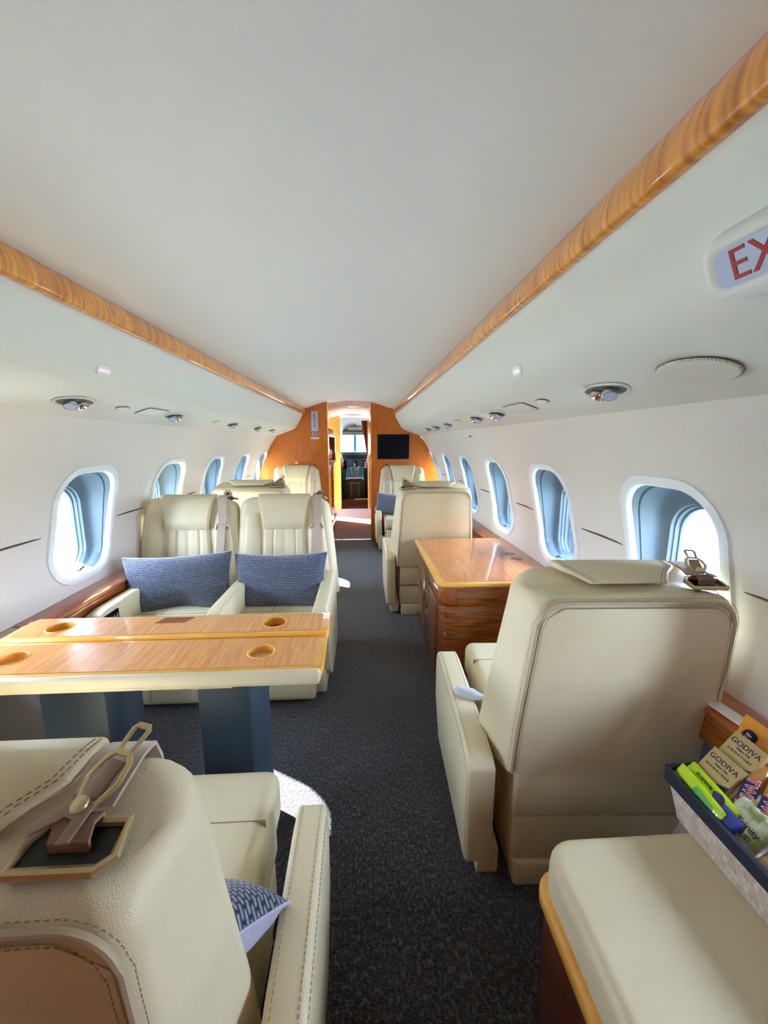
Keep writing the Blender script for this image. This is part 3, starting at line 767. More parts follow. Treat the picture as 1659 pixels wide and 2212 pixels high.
# ------------------------------------------------------------------ credenza
cz = thing('credenza', 'glossy figured wood credenza between the two right-hand seats', 'cabinet', (.68,2.24,0))
ox, oy = .68, 2.24
def rectpoly(x0,x1,y0,y1,r,side='l'):
    P = []
    for k in range(7): a = PI+k*PI/12; P.append((x0+r+r*math.cos(a), y0+r+r*math.sin(a)))
    P += [(x1,y0),(x1,y1)]
    for k in range(7): a = PI/2+k*PI/12; P.append((x0+r+r*math.cos(a), y1-r+r*math.sin(a)))
    return P
XR = .995
mb = MB(); mb.prism([(x-ox,y-oy) for x,y in rectpoly(.385,XR,1.815,2.67,.05)], 'z', .06, .478, r=0.003); mb.obj('carcass', M['wood_cab'], cz)
mb = MB(); mb.prism([(x-ox,y-oy) for x,y in rectpoly(.374,XR,1.805,2.68,.05)], 'z', .482, .585, r=0.004); mb.obj('apron', M['wood_cab'], cz)
mb = MB(); mb.prism([(x-ox,y-oy) for x,y in rectpoly(.362,XR,1.792,2.70,.045)], 'z', .586, .6065, r=0.006, seg=3); mb.obj('top_edging', M['wood_edge'], cz)
mb = MB()
cr = .030
for y0_, y1_ in ((1.815,2.575),(2.578,2.678)):
    mb.faces([(.405-ox,y0_-oy,.6075),(XR-ox,y0_-oy,.6075),(XR-ox,y1_-oy,.6075),(.392-ox,y1_-oy,.6075)], [(0,1,2,3)])
mb.obj('top_veneer', M['wood_top'], cz, smooth=False)
for x_, y_ in ((.905,2.29),(.905,2.19)):
    mb = MB(); mb.lathe([(.030,0),(.033,.0008),(.033,.0016),(.030,.0018)], 36, Matrix.Translation((x_-ox,y_-oy,.6072))); mb.obj('cup_well', M['cup'], cz)
mb = MB(); mb.box(.46-ox,.4615-ox,1.802-oy,1.81-oy,.482,.585); mb.obj('drawer_gap', M['wood_dark'], cz, smooth=False)
mb = MB(); mb.box(.377-ox,.392-ox,1.90-oy,2.26-oy,.09,.47,.004); d = mb.obj('door', M['wood_cab'], cz)
mb = MB(); mb.box(.372-ox,.378-ox,2.20-oy,2.215-oy,.30,.36,.003); mb.obj('door_pull', M['chrome'], d)
mb = MB(); mb.box(.377-ox,.392-ox,2.27-oy,2.60-oy,.09,.47,.004); d = mb.obj('door', M['wood_cab'], cz)
mb = MB(); mb.box(.372-ox,.378-ox,2.315-oy,2.33-oy,.30,.36,.003); mb.obj('door_pull', M['chrome'], d)
mb = MB(); mb.box(.40-ox,XR-ox,1.84-oy,2.66-oy,0,.06); mb.obj('plinth', M['wood_dark'], cz, smooth=False)

# ------------------------------------------------------------------ padded bench, near right
bn = thing('padded_bench', 'cream leather topped bench with wooden side at the bottom right corner', 'bench', (.66,.1,0))
ox, oy = .66,.1
def slab(x0, x1, y0, y1, z0, z1, r, e, mb, n=6):
    """rounded-corner slab with rolled edges"""
    rings = []
    for k in range(7):
        a = PI/2*k/6; ins = e*(1-math.sin(a)); rings.append([( (x0+x1)/2+x, (y0+y1)/2+y, z0+e-e*math.cos(a)) for x,y in rrect((x1-x0)/2-ins,(y1-y0)/2-ins,r-ins*.5,n)])
    for k in range(7):
        a = PI/2*k/6; ins = e*(1-math.cos(a)); rings.append([( (x0+x1)/2+x, (y0+y1)/2+y, z1-e+e*math.sin(a)) for x,y in rrect((x1-x0)/2-ins,(y1-y0)/2-ins,r-ins*.5,n)])
    mb.loft(rings)
mb = MB(); slab(.36-ox,.995-ox,-.58-oy,.665-oy,.385,.48,.06,.022,mb); mb.obj('cushion', M['leather'], bn, ang=60)
mb = MB(); o_ = [(x+(.36+.995)/2-ox, y+(-.58+.665)/2-oy, .462) for x,y in rrect((.995-.36)/2-.004,(.665+.58)/2-.004,.057,8)]
mb.tube(o_, .0022, 6, closed=True); mb.tube([(x*1.0,y,z-.010) for x,y,z in o_], .0018, 6, closed=True); mb.obj('cushion_seam', M['piping'], bn)
mb = MB(); stitch(mb, [(x,y,.4675) for x,y,z in o_], .008,.005,.0009); stitch(mb, [(x,y,.456) for x,y,z in o_], .008,.005,.0009); mb.obj('stitching', M['thread'], bn, smooth=False, recalc=False)
mb = MB(); mb.prism([(x-ox,y-oy) for x,y in rectpoly(.352,.995,-.58,.675,.05)], 'z', .352, .384, r=.006); mb.obj('wooden_rim', M['wood_edge'], bn)
mb = MB(); mb.prism([(x-ox,y-oy) for x,y in rectpoly(.362,.995,-.58,.665,.05)], 'z', 0, .352, r=.002); mb.obj('side_panel', M['wood_dark'], bn)

# ------------------------------------------------------------------ snack basket and what is in it
bk = thing('snack_basket', 'ivory woven basket with navy rim, filled with snacks, on the padded bench', 'basket', (.785,.40,.481))
ox, oy, oz = .785,.40,.481
def bx(x0,x1,y0,y1,z0,z1,r=.002): 
    mb = MB(); mb.box(x0-ox,x1-ox,y0-oy,y1-oy,z0-oz,z1-oz,r); return mb
X0_,X1_,YA,YB = .655,.905,.06,.718
mb = MB()
rb = [(x+(X0_+X1_)/2-ox+.006,y+(YA+YB)/2-oy,0) for x,y in rrect((X1_-X0_)/2-.012,(YB-YA)/2-.018,.02,4)]
rt = [(x+(X0_+X1_)/2-ox,y+(YA+YB)/2-oy,.100) for x,y in rrect((X1_-X0_)/2,(YB-YA)/2,.012,4)]
rm = [tuple(Vector(a).lerp(Vector(b),.25)+Vector((0,0,0))) for a,b in zip(rb,rt)]
ri = [(p[0]*.96,p[1]*.985,p[2]) for p in rt]; rj = [(p[0]*.93,p[1]*.97,.004) for p in rb]
mb.loft([rb,rm,rt,ri,rj]); mb.obj('woven_wall', M['basket'], bk, ang=40)
mb = MB(); a = [(p[0]*1.012,p[1]*1.006,.076) for p in rt]; b_ = [(p[0]*1.014,p[1]*1.007,.103) for p in rt]; c_ = [(p[0]*.95,p[1]*.98,.103) for p in rt]; d_ = [(p[0]*.95,p[1]*.98,.078) for p in rt]
mb.loft([a,b_,c_,d_], cap=False); mb.obj('rim_band', M['navy'], bk, ang=30)
# chocolate cards: lean back, faces towards the aisle
def leancard(name, label, cat, org, w, h, th, m, group=None, tilt=(.62,0,.78), xd=(0,-1,0)):
    """org: middle of the top edge"""
    f = frame(org, xd, tilt); e = thing(name, label, cat, (0,0,0), 0, group); e.matrix_world = f
    mb = MB(); mb.box(-w/2,w/2,-h,0,-th,0,.0015); mb.obj('card_sleeve', m, e); return e
for i,(org,lab,low) in enumerate((((.750,.668,.640),'gold and dark blue chocolate bar, lower and nearer of the two in the basket','72% CACAO\nCHOCOLATE'),((.792,.668,.675),'gold and teal chocolate bar standing behind the other gold one in the basket',None))):
    e = leancard('chocolate_bar', lab, 'chocolate bar', org, .070, .12, .010, M['goldfoil'], 'gold chocolate bars')
    I = Matrix.Identity(4)
    text('GODIVA', .0155, M['purple'], e, Matrix.Translation((0,-.017,.0006)), space=1.05)
    text('Belgium 1926', .0052, M['purple'], e, Matrix.Translation((.002,-.0275,.0006)))
    text('SIGNATURE', .0070, M['purple'], e, Matrix.Translation((0,-.037,.0006)), space=1.5)
    mb = MB(); pts = [(-.0345+.069*k/16, -.052-.010*math.sin(k/16*PI*1.2)) for k in range(17)]
    mb.faces([(x,y,.0004) for x,y in pts]+[(.0345,-.118,.0004),(-.0345,-.118,.0004)], [tuple(range(19))])
    p_ = mb.obj('printed_band', M['purple'] if i == 0 else M['tealband'], e, smooth=False)
    if low: text(low, .0072, M['paper'], e, Matrix.Translation((.004,-.080,.0008)))
# orange bag standing at the back
e = leancard('snack_bag', 'big orange snack bag with a dark round badge, standing at the back of the basket', 'snack bag', (.842,.648,.690), .17, .18, .004, M['orange'], tilt=(.30,.0,.95))
mb = MB()
vs = []; fs = []; nx, ny = 12, 12
for i in range(ny+1):
    for j in range(nx+1):
        u=-1+2*j/nx; v=-1+2*i/ny; vs.append((u*.084, -.105+v*.088, .001+.014*((1-u**4)*(1-v**4))**.6))
fs = [(i*(nx+1)+j,i*(nx+1)+j+1,(i+1)*(nx+1)+j+1,(i+1)*(nx+1)+j) for i in range(ny) for j in range(nx)]
mb.faces(vs, fs); mb.obj('bag_front', M['orange'], e, ang=80)
mb = MB(); st = []
for k in range(40): r_ = .0165 if k%2 else .0140; st.append((-.052+r_*math.cos(k*PI/20), -.036+r_*math.sin(k*PI/20)))
mb.prism(st, 'z', .008, .0115); mb.obj('badge', M['navy'], e, smooth=False)
text('No\nCuts', .0085, M['paper'], e, Matrix.Translation((-.052,-.036,.0122)))
text('fully', .024, M['paper'], e, Matrix.Translation((.048,-.070,.0150)))
text('roasted', .015, M['purple'], e, Matrix.Translation((.044,-.090,.0158)))
mb = MB(); mb.box(-.008,.008,-.017,-.013,.002,.0045,.0015); mb.obj('hang_hole', M['black'], e)
def wrapper(name, label, cat, a, b, w, th, m, up=(0,0,1), group=None, n=16, parent=None):
    """pillow-pack bar from a to b with crimped flat ends"""
    a, b = Vector(a), Vector(b); L = (b-a).length; f = frame((a+b)/2, b-a, Vector(up).cross(b-a)); e = thing(name, label, cat, (0,0,0), 0, group); e.matrix_world = f
    rings = []
    for i in range(n+1):
        u = -1+2*i/n; k = max(0, 1-abs(u)**7)**.5; ww = w/2*(.90+.10*k); t_ = max(.0008, th/2*k); x = u*L/2
        rings.append([(x, ww*math.cos(q*2*PI/14)*(1 if k > .2 else 1), t_*math.sin(q*2*PI/14)+(.0008*(-1)**q if k < .5 else 0)) for q in range(14)])
    mb = MB(); mb.loft(rings); mb.obj('wrapper', m, e, ang=50); return e
e = wrapper('snack_bar', 'bright lime snack bar beside the chocolate bars, upper one of two', 'snack bar', (.703,.706,.592), (.690,.585,.590), .029, .011, M['green'], up=(-.75,0,.65), group='lime snack bars')
text('EDAMAME BEANS', .0090, M['black'], e, Matrix.Translation((0,.002,.0062)), ext=.0003); 
e = wrapper('snack_bar', 'lime snack bar with green leaf print, lying against the navy rim', 'snack bar', (.680,.706,.588), (.668,.590,.584), .028, .011, M['green'], up=(-.85,0,.5), group='lime snack bars')
mb = MB(); mb.faces([(-.01,-.011,.0052),(.045,-.012,.0045),(.04,.004,.0058),(-.005,.005,.0062)],[(0,1,2,3)]); mb.obj('leaf_print', M['leafgreen'], e, smooth=False)
for i,(dy,lab) in enumerate(((0,'copper candy bar wrapper nearest the gold chocolate bars'),(-.036,'copper candy bar wrapper farther from the gold chocolate bars'))):
    e = wrapper('candy_bar', lab, 'candy bar', (.792,.640+dy,.648), (.712,.598+dy,.592), .030, .017, M['copper'], up=(-.5,-.2,.84), group='copper candy bars')
    mb = MB(); mb.faces([(-.004,-.013,.0082),(.040,-.013,.0070),(.040,.013,.0070),(-.004,.013,.0082),(-.004,.0,.0094),(.040,.0,.0086)],[(0,1,5,4),(4,5,2,3)]); mb.obj('label_print', M['purple'], e, smooth=False)
    text('TWIX', .0225, M['paper'], e, Matrix.Translation((.016,0,.0098)), ext=.0003, off=.0011)
    text('TWIX', .0225, M['red'], e, Matrix.Translation((.016,0,.0103)), ext=.0005)
e = wrapper('snack_bar', 'dark purple and white wrapped bar next to the lime bars', 'snack bar', (.682,.630,.592), (.700,.600,.590), .03, .012, M['purple'], up=(-.6,0,.8))
e = wrapper('candy', 'shiny royal blue foil candy against the navy rim', 'candy', (.678,.612,.585), (.676,.566,.582), .034, .014, M['bluefoil'], up=(-.7,0,.7))
def pouch(label, c, w, h, d, m, tilt, xd=(0,-1,0), group='snack pouches'):
    e = thing('snack_pouch', label, 'snack pouch', (0,0,0), 0, group); e.matrix_world = frame(c, xd, tilt)
    n = 12; F_, B_ = [], []
    for i in range(n+1):
        for j in range(n+1):
            u=-1+2*j/n; v=-1+2*i/n; k = ((1-u**4)*(1-v**4))**.55; F_.append((u*w/2, v*h/2, d/2*k+.002*math.sin(9*u+5*v)*k)); B_.append((u*w/2, v*h/2, -d/2*k))
    fs = [(i*(n+1)+j,i*(n+1)+j+1,(i+1)*(n+1)+j+1,(i+1)*(n+1)+j) for i in range(n) for j in range(n)]
    mb = MB(); mb.faces(F_, fs); mb.faces(B_, [q[::-1] for q in fs]); bmesh.ops.remove_doubles(mb.b, verts=mb.b.verts[:], dist=.0003); mb.obj('pouch_film', m, e, ang=80); return e
e = pouch('clear and olive trail mix pouch with black script lettering, middle of the basket', (.705,.575,.588), .075, .07, .026, M['pouch'], (.6,.15,.62))
text('Trinity', .016, M['black'], e, Matrix.Translation((.010,-.006,.0145))); text('FRUIT', .013, M['black'], e, Matrix.Translation((.012,-.022,.0145)))
e = pouch('snack pouch printed with pink and golden rolls, beside the candy bars', (.735,.565,.598), .10, .055, .02, M['paper'], (.6,.0,.75))
mb = MB(); mb.lathe([(.0,-.016),(.009,-.014),(.011,0),(.009,.014),(0,.016)], 16, Matrix.Translation((-.030,.004,.010)) @ Matrix.Rotation(PI/2,4,'Y') @ Matrix.Scale(.4,4,(1,0,0))); mb.obj('golden_print', M['goldfoil'], e)
mb = MB(); mb.lathe([(.0,-.020),(.009,-.018),(.010,0),(.009,.018),(0,.020)], 16, Matrix.Translation((.006,.0,.010)) @ Matrix.Rotation(PI/2,4,'Y') @ Matrix.Scale(.4,4,(1,0,0))); mb.obj('pink_print', M['pink'], e)
mb = MB(); mb.box(.024,.049,-.026,-.008,.004,.008,.002); mb.obj('green_print', M['leafgreen'], e)
e = pouch('nut mix pouch with red corner and dark green band, nearest the camera in the basket', (.700,.470,.588), .12, .09, .03, M['nuts'], (.72,.1,.6))
mb = MB(); mb.faces([(-.03,.030,.0135),(.055,.030,.0135),(.055,.040,.010),(-.03,.040,.010)],[(0,1,2,3)]); mb.obj('name_band', M['teal'], e, smooth=False)
text('EVA', .009, M['paper'], e, Matrix.Translation((.004,.0345,.0142)))
e = pouch('red foil pouch at the camera end of the basket', (.705,.395,.585), .09, .08, .028, M['redbag'], (.75,.0,.6))
pouch('second trail mix pouch lying deeper in the basket behind the candy bars', (.80,.55,.590), .11, .10, .03, M['pouch'], (.9,.2,.2))
pouch('bright silver snack pouch at the wall side of the basket', (.83,.44,.60), .12, .12, .03, M['paper'], (.9,.0,.3))
# papers on the ledge
for i,(x,y,r,lab) in enumerate(((.925,.80,.10,'white paper sheet lying on the wood ledge behind the orange snack bag'),)):
    mb = MB(); mb.box(-.020,.020,-.13,.13,0,.003,.001); mb.box(-.024,.012,-.128,.125,.003,.006,.001)
    o = mb.obj('paper_sheets', M['paper']); o.location = (x,y,.6045); o.rotation_euler = (0,0,r); tag(o, lab, 'paper')
# small plastic bottle end on seat D
e = thing('water_bottle', 'clear small water bottle lying on the large right seat, only its cap end showing', 'bottle', (.392,1.16,.446))
mb = MB(); mb.lathe([(.0,-.09),(.018,-.088),(.020,-.08),(.020,-.030),(.012,-.010),(.009,.005)], 24, Matrix.Rotation(PI/2,4,'Y') @ Matrix.Rotation(.5,4,'X')); mb.obj('bottle_body', mat('clear_plastic',(200,214,226),rough=.15,spec=.6), e)
mb = MB(); mb.lathe([(.011,.003),(.011,.015),(.0,.016)], 24, Matrix.Rotation(PI/2,4,'Y') @ Matrix.Rotation(.5,4,'X')); mb.obj('cap', M['paper'], e)

# ------------------------------------------------------------------ fittings in the valances
def at_val(s, a, y):
    p, n, tx = valance(s, a, y); return frame(p, (0,1,0), tx) if s > 0 else frame(p, (0,-1,0), tx)
def lens(l, w, n=28, pw=1.35):
    return [(l/2*math.copysign(abs(math.cos(2*PI*k/n))**(pw),math.cos(2*PI*k/n)), w/2*math.copysign(abs(math.sin(2*PI*k/n))**.9,math.sin(2*PI*k/n))) for k in range(n)]
def down(s, a, y):
    """frame whose z points out of the valance surface into the cabin, x forward"""
    p, n, tx = valance(s, a, y)
    if n.z > 0: n = -n
    p = p + n*.0035
    x = Vector((0,1,0)); yv = n.cross(x); m = Matrix((x,yv,n)).transposed().to_4x4(); m.translation = p; return m
def reading(s, y, lab, small=False):
    e = thing('reading_light', lab, 'reading light', (0,0,0), 0, 'reading light clusters'); e.matrix_world = down(s, .79, y)
    mb = MB(); L = lens(.175,.075)
    mb.loft([[(x,y_,-.001) for x,y_ in L],[(x*.98,y_*.96,.003) for x,y_ in L],[(x*.92,y_*.86,.003) for x,y_ in L],[(x*.90,y_*.82,-.001) for x,y_ in L]], cap=False)
    mb.obj('recess_plate', M['psu'], e)
    mb = MB(); mb.faces([(x*.91,y_*.84,.0006) for x,y_ in L],[tuple(range(len(L)))]); mb.obj('recess', M['slate_mid'], e, smooth=False)
    for dx, tl in ((-.026,-.5),(.020,.35)):
        mb = MB(); mb.lathe([(.016,-.004),(.0195,.004),(.0195,.018),(.0185,.021),(.017,.0205)], 32, Matrix.Translation((dx,.0,.002)) @ Matrix.Rotation(tl,4,'Y')); sp = mb.obj('spot_barrel', M['chrome'], e)
        mb = MB(); mb.lathe([(.0001,.0206),(.0165,.0206),(.0165,.0214),(.0001,.0214)], 24, Matrix.Translation((dx,.0,.002)) @ Matrix.Rotation(tl,4,'Y')); mb.obj('spot_lens', M['signwhite'], sp)
for i,(s,y) in enumerate(((-1,1.40),(-1,2.10),(-1,3.02),(-1,3.72),(-1,4.3),(1,1.03),(1,1.86),(1,2.19),(1,2.92),(1,3.38),(1,3.80))):
    side = 'table-side' if s < 0 else 'exit-sign-side'
    order = ['nearest','second','third','fourth','farthest'][i] if i < 5 else ['nearest','second','third','fourth','fifth','farthest'][i-5]
    reading(s, y, '%s twin chrome reading light set in the %s overhead panel' % (order, side))
def plate(name, lab, cat, s, a, y, L, m=None, grp=None, h=.002, rim=True):
    mb = MB(); mb.loft([[(x,q,-.001) for x,q in L],[(x,q,h*.6) for x,q in L],[(x*.97,q*.94,h) for x,q in L],[(x*.5,q*.5,h*1.05) for x,q in L]])
    e = thing(name, lab, cat, (0,0,0), 0, grp); e.matrix_world = down(s, a, y); mb.obj('cover', m or M['psu'], e)
    mb = MB(); mb.tube([(x*1.005,q*1.01,.0006) for x,q in L], .0011, 5, closed=True); mb.obj('shadow_gap', M['seam'], e); return e
el = lambda l,w,n=32: [(l/2*math.cos(2*PI*k/n), w/2*math.sin(2*PI*k/n)) for k in range(n)]
plate('oval_cover', 'small oval cover beyond the nearest table-side reading light', 'cover', -1, .79, 1.66, el(.075,.034), grp='oval overhead covers')
plate('oval_cover', 'small oval cover between second and third table-side reading lights', 'cover', -1, .79, 2.68, el(.085,.034), grp='oval overhead covers')
plate('oval_cover', 'small oval cover beyond the nearest exit-sign-side reading light', 'cover', 1, .775, 1.36, el(.075,.034), grp='oval overhead covers')
plate('oval_cover', 'small oval cover ahead of the second pair of exit-sign-side reading lights', 'cover', 1, .775, 2.58, el(.12,.034), grp='oval overhead covers')
plate('hatch_cover', 'faint rectangular hatch in the table-side overhead panel', 'hatch', -1, .785, 1.88, rrect(.09,.035,.008,3), grp='oxygen mask hatches')
plate('hatch_cover', 'faint rectangular hatch in the exit-sign-side overhead panel', 'hatch', 1, .785, 1.58, rrect(.10,.035,.008,3), grp='oxygen mask hatches')
plate('oval_cover', 'cut-off oval cover at the left picture edge of the table-side overhead panel', 'cover', -1, .76, 1.03, el(.075,.034), grp='oval overhead covers')
def grillemat():
    m = mat('speaker_mesh', (206,204,192), rough=.6); nt = m.node_tree; b = nt.nodes['Principled BSDF']
    v = nt.nodes.new('ShaderNodeTexVoronoi'); v.inputs['Scale'].default_value = 260; v.inputs['Randomness'].default_value = 0; tc = nt.nodes.new('ShaderNodeTexCoord')
    r = nt.nodes.new('ShaderNodeValToRGB'); r.color_ramp.elements[0].color = (*lin((120,116,104)),1); r.color_ramp.elements[0].position=.25; r.color_ramp.elements[1].color = (*lin((212,210,198)),1); r.color_ramp.elements[1].position=.45
    nt.links.new(tc.outputs['Object'], v.inputs['Vector']); nt.links.new(v.outputs['Distance'], r.inputs[0]); nt.links.new(r.outputs[0], b.inputs['Base Color']); return m
plate('speaker', 'large oval cream mesh speaker grille in the overhead panel below the EXIT sign', 'speaker', 1, .79, .745, [(x,q) for x,q in lens(.160,.105,40,1.0)], m=grillemat(), h=.006)
# pictogram signs on the valance faces
def facef(s, y, z=1.503):
    f = near(y); x = CX+s*.652; yd = Vector((-s*.40,0,.915)); xd = Vector((0,-s,0)); return frame((x-s*.0,y,z), xd, yd)
for s, y, lab in ((-1,1.34,'lit passenger sign with tiny red pictograms on the table-side valance'),(1,1.28,'lit passenger sign with tiny red pictograms on the exit-sign-side valance')):
    e = thing('passenger_sign', lab, 'sign', (0,0,0), 0, 'lit passenger signs'); e.matrix_world = facef(s, y) @ Matrix.Translation((0,0,.001))
    mb = MB(); slab(-.034,.034,-.015,.015,-.004,.004,.013,.002,mb,4); mb.obj('housing', M['white'], e)
    mb = MB()
    for k in range(4): mb.box(-.022+.012*k,-.014+.012*k,-.004,.004,.0035,.0045,.001)
    mb.obj('pictogram', M['led'], e)
    mb = MB()
    for x in (-.009,.010): mb.tube([(x+.005*math.cos(a*PI/6),.005*math.sin(a*PI/6),.0045) for a in range(12)], .0007, 5, closed=True)
    mb.obj('red_pictogram', M['ledred'], e)
for s, y in ((-1,3.45),(1,3.45)):
    e = thing('valance_lamp', 'tiny lit indicator far along the %s valance' % ('table-side' if s < 0 else 'exit-sign-side'), 'indicator lamp', (0,0,0), 0, 'valance indicator lamps'); e.matrix_world = facef(s, y)@ Matrix.Translation((0,0,.001))
    mb = MB(); mb.lathe([(.010,0),(.010,.003),(.008,.004)], 16); mb.obj('lamp_ring', M['white'], e); mb = MB(); mb.lathe([(.006,.004),(.006,.005)], 16); mb.obj('lamp_lens', M['led'], e)
# EXIT sign on the right valance
e = thing('exit_sign', 'large cream framed EXIT sign with red letters, at the right picture edge', 'exit sign', (0,0,0)); F_ = frame((.467,.430,1.497), (0,-1,0), (-.42,0,.908)); e.matrix_world = F_
mb = MB(); rings = []
for g, z, r in ((.030,-.045,.03),(.026,-.01,.03),(.018,.006,.026),(.010,.013,.02),(.002,.013,.016),(-.002,.009,.014)):
    rings.append([(x,y,z) for x,y in rrect(.098+g,.024+g*.8,min(r,.022+g*.7),5)])
mb.loft(rings, cap=False); mb.obj('housing', M['ceiling'], e, ang=60)
mb = MB(); mb.loft([[(x,y,.004) for x,y in rrect(.098,.024,.010,5)],[(x,y,.010) for x,y in rrect(.097,.023,.009,5)]]); mb.obj('sign_face', M['signwhite'], e, smooth=False)
text('EXIT', .052, M['red'], e, Matrix.Translation((-.024,-.0005,.0106)), sx=.98, space=1.04, ext=.0005)

# bulkhead signs and screen
def yz_frame(x, z, y=Y1-.001): return frame((x,y,z), (1,0,0), (0,0,1))
e = thing('exit_sign', 'white vertical EXIT sign high on the wood bulkhead left of the doorway', 'exit sign', (0,0,0)); e.matrix_world = yz_frame(-.588,1.545)
mb = MB(); mb.box(-.044,.044,-.122,.122,0,.014,.003); mb.obj('sign_face', M['signwhite'], e)
for k,ch in enumerate('EXIT'): text(ch, .058, M['red'] if k < 2 else M['black'], e, Matrix.Translation((0,.072-.048*k,.0148)))
e = thing('label_plate', 'small white placard with red mark under the vertical EXIT sign', 'placard', (0,0,0)); e.matrix_world = yz_frame(-.594,1.387)
mb = MB(); mb.box(-.026,.026,-.028,.028,0,.004,.001); mb.obj('plate', M['signwhite'], e); mb = MB(); mb.box(-.006,.006,-.018,.018,.004,.005); mb.box(-.016,.016,.014,.020,.004,.005); mb.obj('red_mark', M['red'], e, smooth=False)
e = thing('light_bar', 'small white horizontal handle-like bar below the red-marked placard', 'light', (0,0,0)); e.matrix_world = yz_frame(-.588,1.335)
mb = MB(); slab(-.055,.055,-.012,.012,0,.016,.011,.004,mb,4); mb.obj('housing', M['white'], e)
e = thing('no_smoking_sign', 'small round white no smoking sticker on bulkhead beside vertical EXIT sign', 'sign', (0,0,0)); e.matrix_world = yz_frame(-.498,1.690)
mb = MB(); mb.lathe([(.024,0),(.024,.002)], 32); mb.obj('disc', M['signwhite'], e); mb = MB(); mb.tube([(.020*math.cos(k*PI/12),.020*math.sin(k*PI/12),.0025) for k in range(24)], .0025, 6, closed=True); mb.box(-.018,.018,-.002,.002,.002,.0035, mtx=Matrix.Rotation(-PI/4,4,'Z')); mb.obj('red_ring', M['red'], e)
mb = MB(); mb.box(-.012,.012,-.0025,.0025,.002,.003); mb.obj('cigarette_mark', M['black'], e)
e = thing('wall_screen', 'black flat screen on the wood bulkhead right of the doorway', 'screen', (0,0,0)); e.matrix_world = yz_frame(.408,1.226)
mb = MB(); mb.box(-.208,.208,-.160,.160,0,.012,.004); mb.obj('bezel', M['seam'], e); mb = MB(); mb.box(-.202,.202,-.154,.154,.011,.014,.001); mb.obj('display', M['screen'], e)

# ------------------------------------------------------------------ vestibule, galley and flight deck
YV = 7.6; YG = 6.5
mb = MB(); mb.box(-1.35,1.1,Y1+.02,YV+.05,-.06,-.0005); struct(mb.obj('floor.001', M['carpet_galley'], smooth=False))
mb = MB(); rows = []
for y in (Y1+.045, 6.2, YV): rows.append([(CX+a, y, 1.80-.09*(a/.5)**2) for a in [-.9+.1*k for k in range(19)]])
mb.loft(rows, closed=False); struct(mb.obj('ceiling.001', M['ceiling']))
for x, y in ((CX+.04,5.9),(CX+.05,6.9)):
    e = thing('downlight', 'lit %s round downlight in the vestibule ceiling' % ('nearer' if y < 6 else 'farther'), 'ceiling light', (x,y,1.797), 0, 'vestibule downlights')
    mb = MB(); mb.lathe([(.075,0),(.075,-.006),(.060,-.006)], 28); mb.obj('trim_ring', M['white'], e); mb = MB(); mb.lathe([(.058,-.002),(.058,-.005)], 28); mb.obj('diffuser', M['dl'], e)
mb = MB(); mb.box(.125,.16,Y1+.05,YV,0,1.85); struct(mb.obj('wall_vestibule_right', M['wood_bulk'], smooth=False))
mb = MB(); mb.prism([(-1.38,0),(-.40,0),(-.40,1.86),(-1.38,1.86)], 'y', YV, YV+.05); struct(mb.obj('wall_cockpit_left', M['wood_edge'], smooth=False))
mb = MB(); mb.box(-.41,.13,YV,YV+.05,1.775,1.86); mb.prism([(.115,0),(1.2,0),(1.2,1.86),(.115,1.86)], 'y', YV, YV+.05); struct(mb.obj('wall_cockpit_right', M['wood_edge'], smooth=False))  # lintel box over the opening added to seal out stray daylight
mb = MB(); mb.box(-1.4,1.3,Y1+.02,YV+.1,1.84,1.90); struct(mb.obj('ceiling_leak_cover', M['ceiling'], smooth=False))  # unseen roof slab added to stop sun and sky leaking in
# outer side wall with the open entry door
mb = MB(); mb.box(-1.35,-1.3,Y1,6.85,-.05,1.9); mb.box(-1.35,-1.3,7.38,YV+.1,-.05,1.9); mb.box(-1.35,-1.3,6.8,7.4,1.2,1.9); struct(mb.obj('wall_entry', M['wall'], smooth=False))
gl = thing('galley_cabinet', 'tall wood galley cabinet with open niche left inside the doorway', 'cabinet', (-.8,5.85,0))
ox, oy = -.8,5.85; ya, yb = Y1+.06-oy, YG-oy; xl, xr = -1.28-ox, -.425-ox
mb = MB(); mb.box(xl,xr,ya,yb,.12,.985,.004); mb.obj('lower_body', M['wood_cab'], gl)
mb = MB(); mb.box(xl,xr+.012,ya,yb,.0,.12,.003); mb.obj('plinth', M['wood_dark'], gl)
mb = MB(); mb.box(xl,xr+.012,ya-.0,yb+.01,.985,1.01,.004); mb.obj('counter', M['slate_mid'], gl)
mb = MB(); mb.box(xl,xl+.4,ya,yb,1.01,1.36); mb.box(xl,xr,ya,ya+.05,1.01,1.36); mb.box(xl,xr,yb-.05,yb,1.01,1.36); mb.obj('niche', M['wood_cab'], gl, smooth=False)
mb = MB(); mb.box(xl,xr,ya,yb,1.36,1.385,.003); mb.obj('upper_shelf', M['wood_edge'], gl)
mb = MB(); mb.box(xl,xl+.45,ya,yb,1.385,1.74); mb.obj('upper_back', M['ceiling'], gl, smooth=False)
for k,y in enumerate((5.55,5.95,6.25)):
    pos = ('nearest the cabin','middle one','farthest from the cabin')[k]
    e = thing('bottle', 'bottle with pale label in the galley niche, %s' % pos, 'bottle', (-.50,y,1.01), 0, 'galley niche bottles')
    mb = MB(); mb.lathe([(.001,0),(.034,.002),(.036,.01),(.036,.14),(.014,.20),(.014,.26),(.016,.262),(.016,.28),(.001,.282)], 20); mb.obj('glass_body', M['glassbottle'], e)
    mb = MB(); mb.lathe([(.0372,.03),(.0372,.11)], 20); mb.obj('paper_label', M['paper'], e)
